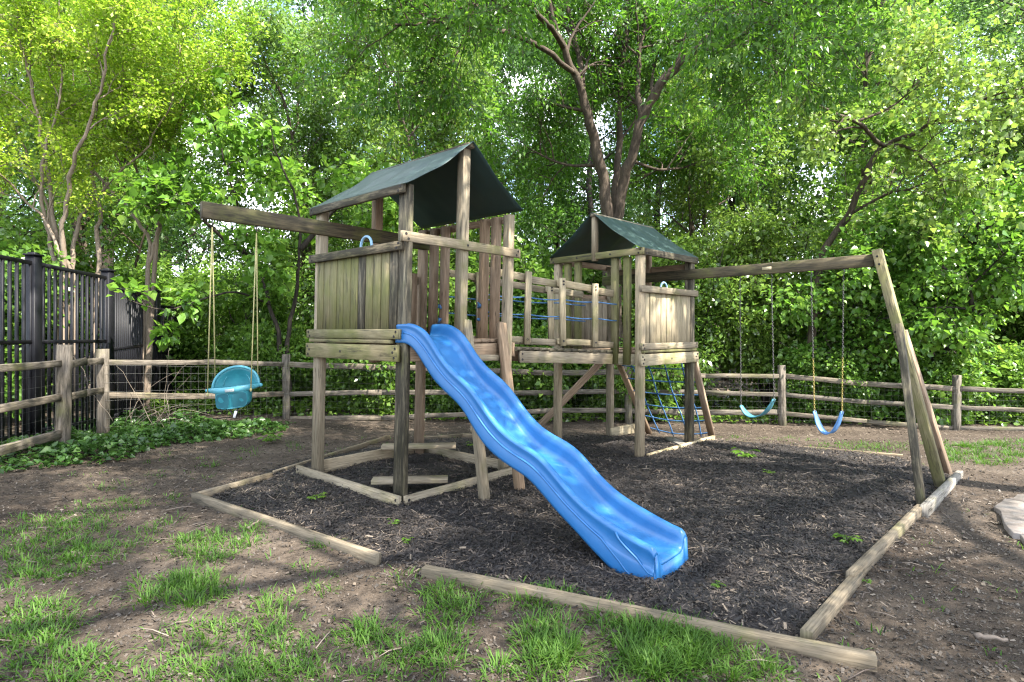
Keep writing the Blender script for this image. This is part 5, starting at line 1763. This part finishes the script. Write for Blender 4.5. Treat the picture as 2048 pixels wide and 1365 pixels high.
def build_grass():
    rng = np.random.default_rng(6)
    C, Ls = [], []
    for u, v, ru, rv, n, bl in TUFTS:
        n = int(n * .95) + 1; bl *= .66 if bl < .105 else .55
        a = rng.uniform(0, 6.2832, n); r = np.sqrt(rng.uniform(0, 1, n)) * rng.uniform(.8, 1.15, n)
        for uu, vv in zip(u + ru * r * np.cos(a), v + rv * r * np.sin(a)):
            p = G(uu, min(vv, 1420), 0)
            C.append((p.x, p.y)); Ls.append(bl * rng.uniform(.65, 1.2))
    n = 260
    x = rng.uniform(-4.5, 4.5, n); y = rng.uniform(1.9, 8.5, n)
    k = ~inside(BEDP, x, y)
    for a, b in zip(x[k], y[k]):
        C.append((a, b)); Ls.append(rng.uniform(.03, .07))
    C = np.array(C); Ls = np.array(Ls)
    m = ~inside(BEDP, C[:, 0], C[:, 1]); C, Ls = C[m], Ls[m]
    nb = np.where(Ls > .075, rng.integers(16, 36, len(C)), rng.integers(4, 10, len(C)))
    i = np.repeat(np.arange(len(C)), nb)
    n = len(i)
    a = rng.uniform(0, 6.2832, n)
    sp = rng.uniform(0, 1, n) ** .7
    rad = sp * .085
    x = C[i, 0] + np.cos(a) * rad + rng.normal(0, .012, n); y = C[i, 1] + np.sin(a) * rad + rng.normal(0, .012, n)
    L = Ls[i] * rng.uniform(.55, 1.25, n)
    lean = .2 + sp * rng.uniform(.4, 1.3, n)
    az = a + rng.normal(0, .5, n)
    D0 = np.stack([np.cos(az), np.sin(az), np.zeros(n)], 1)
    S = np.stack([-np.sin(az), np.cos(az), np.zeros(n)], 1)
    w = rng.uniform(.0019, .0042, n)[:, None]
    base = np.stack([x, y, gz(x, y) - .006], 1)
    V = []
    for t, ww in ((0, 1), (.38, .95), (.72, .7), (1, .08)):
        ang = lean * (.35 + 1.05 * t)
        q = base + (D0 * (np.sin(ang) * t)[:, None] + np.array([0, 0, 1]) * (np.cos(ang) * t)[:, None]) * L[:, None]
        V += [q - S * w * ww, q + S * w * ww]
    V = np.stack(V, 1)
    b = np.arange(n)[:, None] * 8
    f = (b + np.array([[0, 1, 3, 2, 2, 3, 5, 4, 4, 5, 7, 6]])).reshape(-1)
    o = mesh_np('grass', V.reshape(-1, 3), f, np.full(n * 3, 4), M['grass'], smooth=True)
    tag(o, 'bright green grass growing in tufts over the bare soil', 'grass', kind='stuff')
build_grass()

# --- seedlings in the mulch
def seedling(u, v, size, label, n=9):
    p = G(u, v, .03)
    z = float(mz(p.x, p.y)) if inside(BEDP, np.array(p.x), np.array(p.y)) else float(gz(p.x, p.y))
    root = empty('seedling', (p.x, p.y, z))
    tag(root, label, 'weed', 'seedlings in the mulch')
    rng = np.random.default_rng(int(u * 3 + v))
    mb = MB()
    P, A = [], []
    for i in range(n):
        a = rng.uniform(0, 6.28); l = size * rng.uniform(.4, 1)
        tip = Vector((p.x + math.cos(a) * l * .7, p.y + math.sin(a) * l * .7, z + l * rng.uniform(.25, .7)))
        mb.tube([(p.x, p.y, z - .01), ((p.x + tip.x) / 2, (p.y + tip.y) / 2, (z + tip.z) / 2 + l * .2), tip], [.0025, .002, .001], 4)
        for j in range(3):
            P.append(tuple(tip)); A.append((math.cos(a + (j - 1) * .9), math.sin(a + (j - 1) * .9), -.15))
    mb.build('stem', M['weed'], root)
    P, A = np.array(P), np.array(A)
    m = len(P)
    Nn = rng.normal(0, .25, (m, 3)); Nn[:, 2] += 1
    leaves('leaves', P, A, Nn, np.full(m, size * .42) * rng.uniform(.7, 1.2, m), np.full(m, size * .12), M['weed'], root)
seedling(1490, 916, .17, 'largest lime green seedling, in the mulch below the teal belt swing', 14)
seedling(1694, 1082, .10, 'flat lime seedling in the mulch beside the right edging timber')
seedling(1536, 946, .07, 'small seedling in the mulch between the swings and the slide')
seedling(1432, 1162, .06, 'tiny seedling in the mulch right of the slide foot')
seedling(632, 996, .09, 'upright seedling in the mulch before the base board of the larger tower')
seedling(786, 1042, .06, 'small seedling in the mulch in front of the mouldy corner post')
seedling(818, 1080, .06, 'small seedling in the mulch near the gap between front timbers')
seedling(1728, 1152, .06, 'yellow-green seedling on the soil outside the right timbers', 6)
seedling(950, 896, .12, 'leafy seedling in the mulch behind the slide', 10)
seedling(542, 880, .20, 'tall pale weed on the soil below the toddler swing', 12)

def stick(u0, v0, u1, v1, r, label):
    p, q = G(u0, v0, .01), G(u1, v1, .015)
    z0 = .012
    mb = MB()
    rr = random.Random(int(u0))
    pts = [p.lerp(q, k / 6) + Vector((rr.uniform(-.008, .008), rr.uniform(-.008, .008), z0 + rr.uniform(0, .01) - .01 + .012)) for k in range(7)]
    mb.tube(pts, [r * (1 - .08 * k) for k in range(7)], 6)
    tag(mb.build('stick', M['stick']), label, 'stick')
stick(1946, 1280, 2016, 1288, .016, 'thick broken stick on the soil at the lower right')
stick(495, 1062, 520, 1046, .012, 'short stick against the left front edging timber')
stick(1420, 1212, 1452, 1222, .016, 'dark bark stick lying behind the long front edging timber')
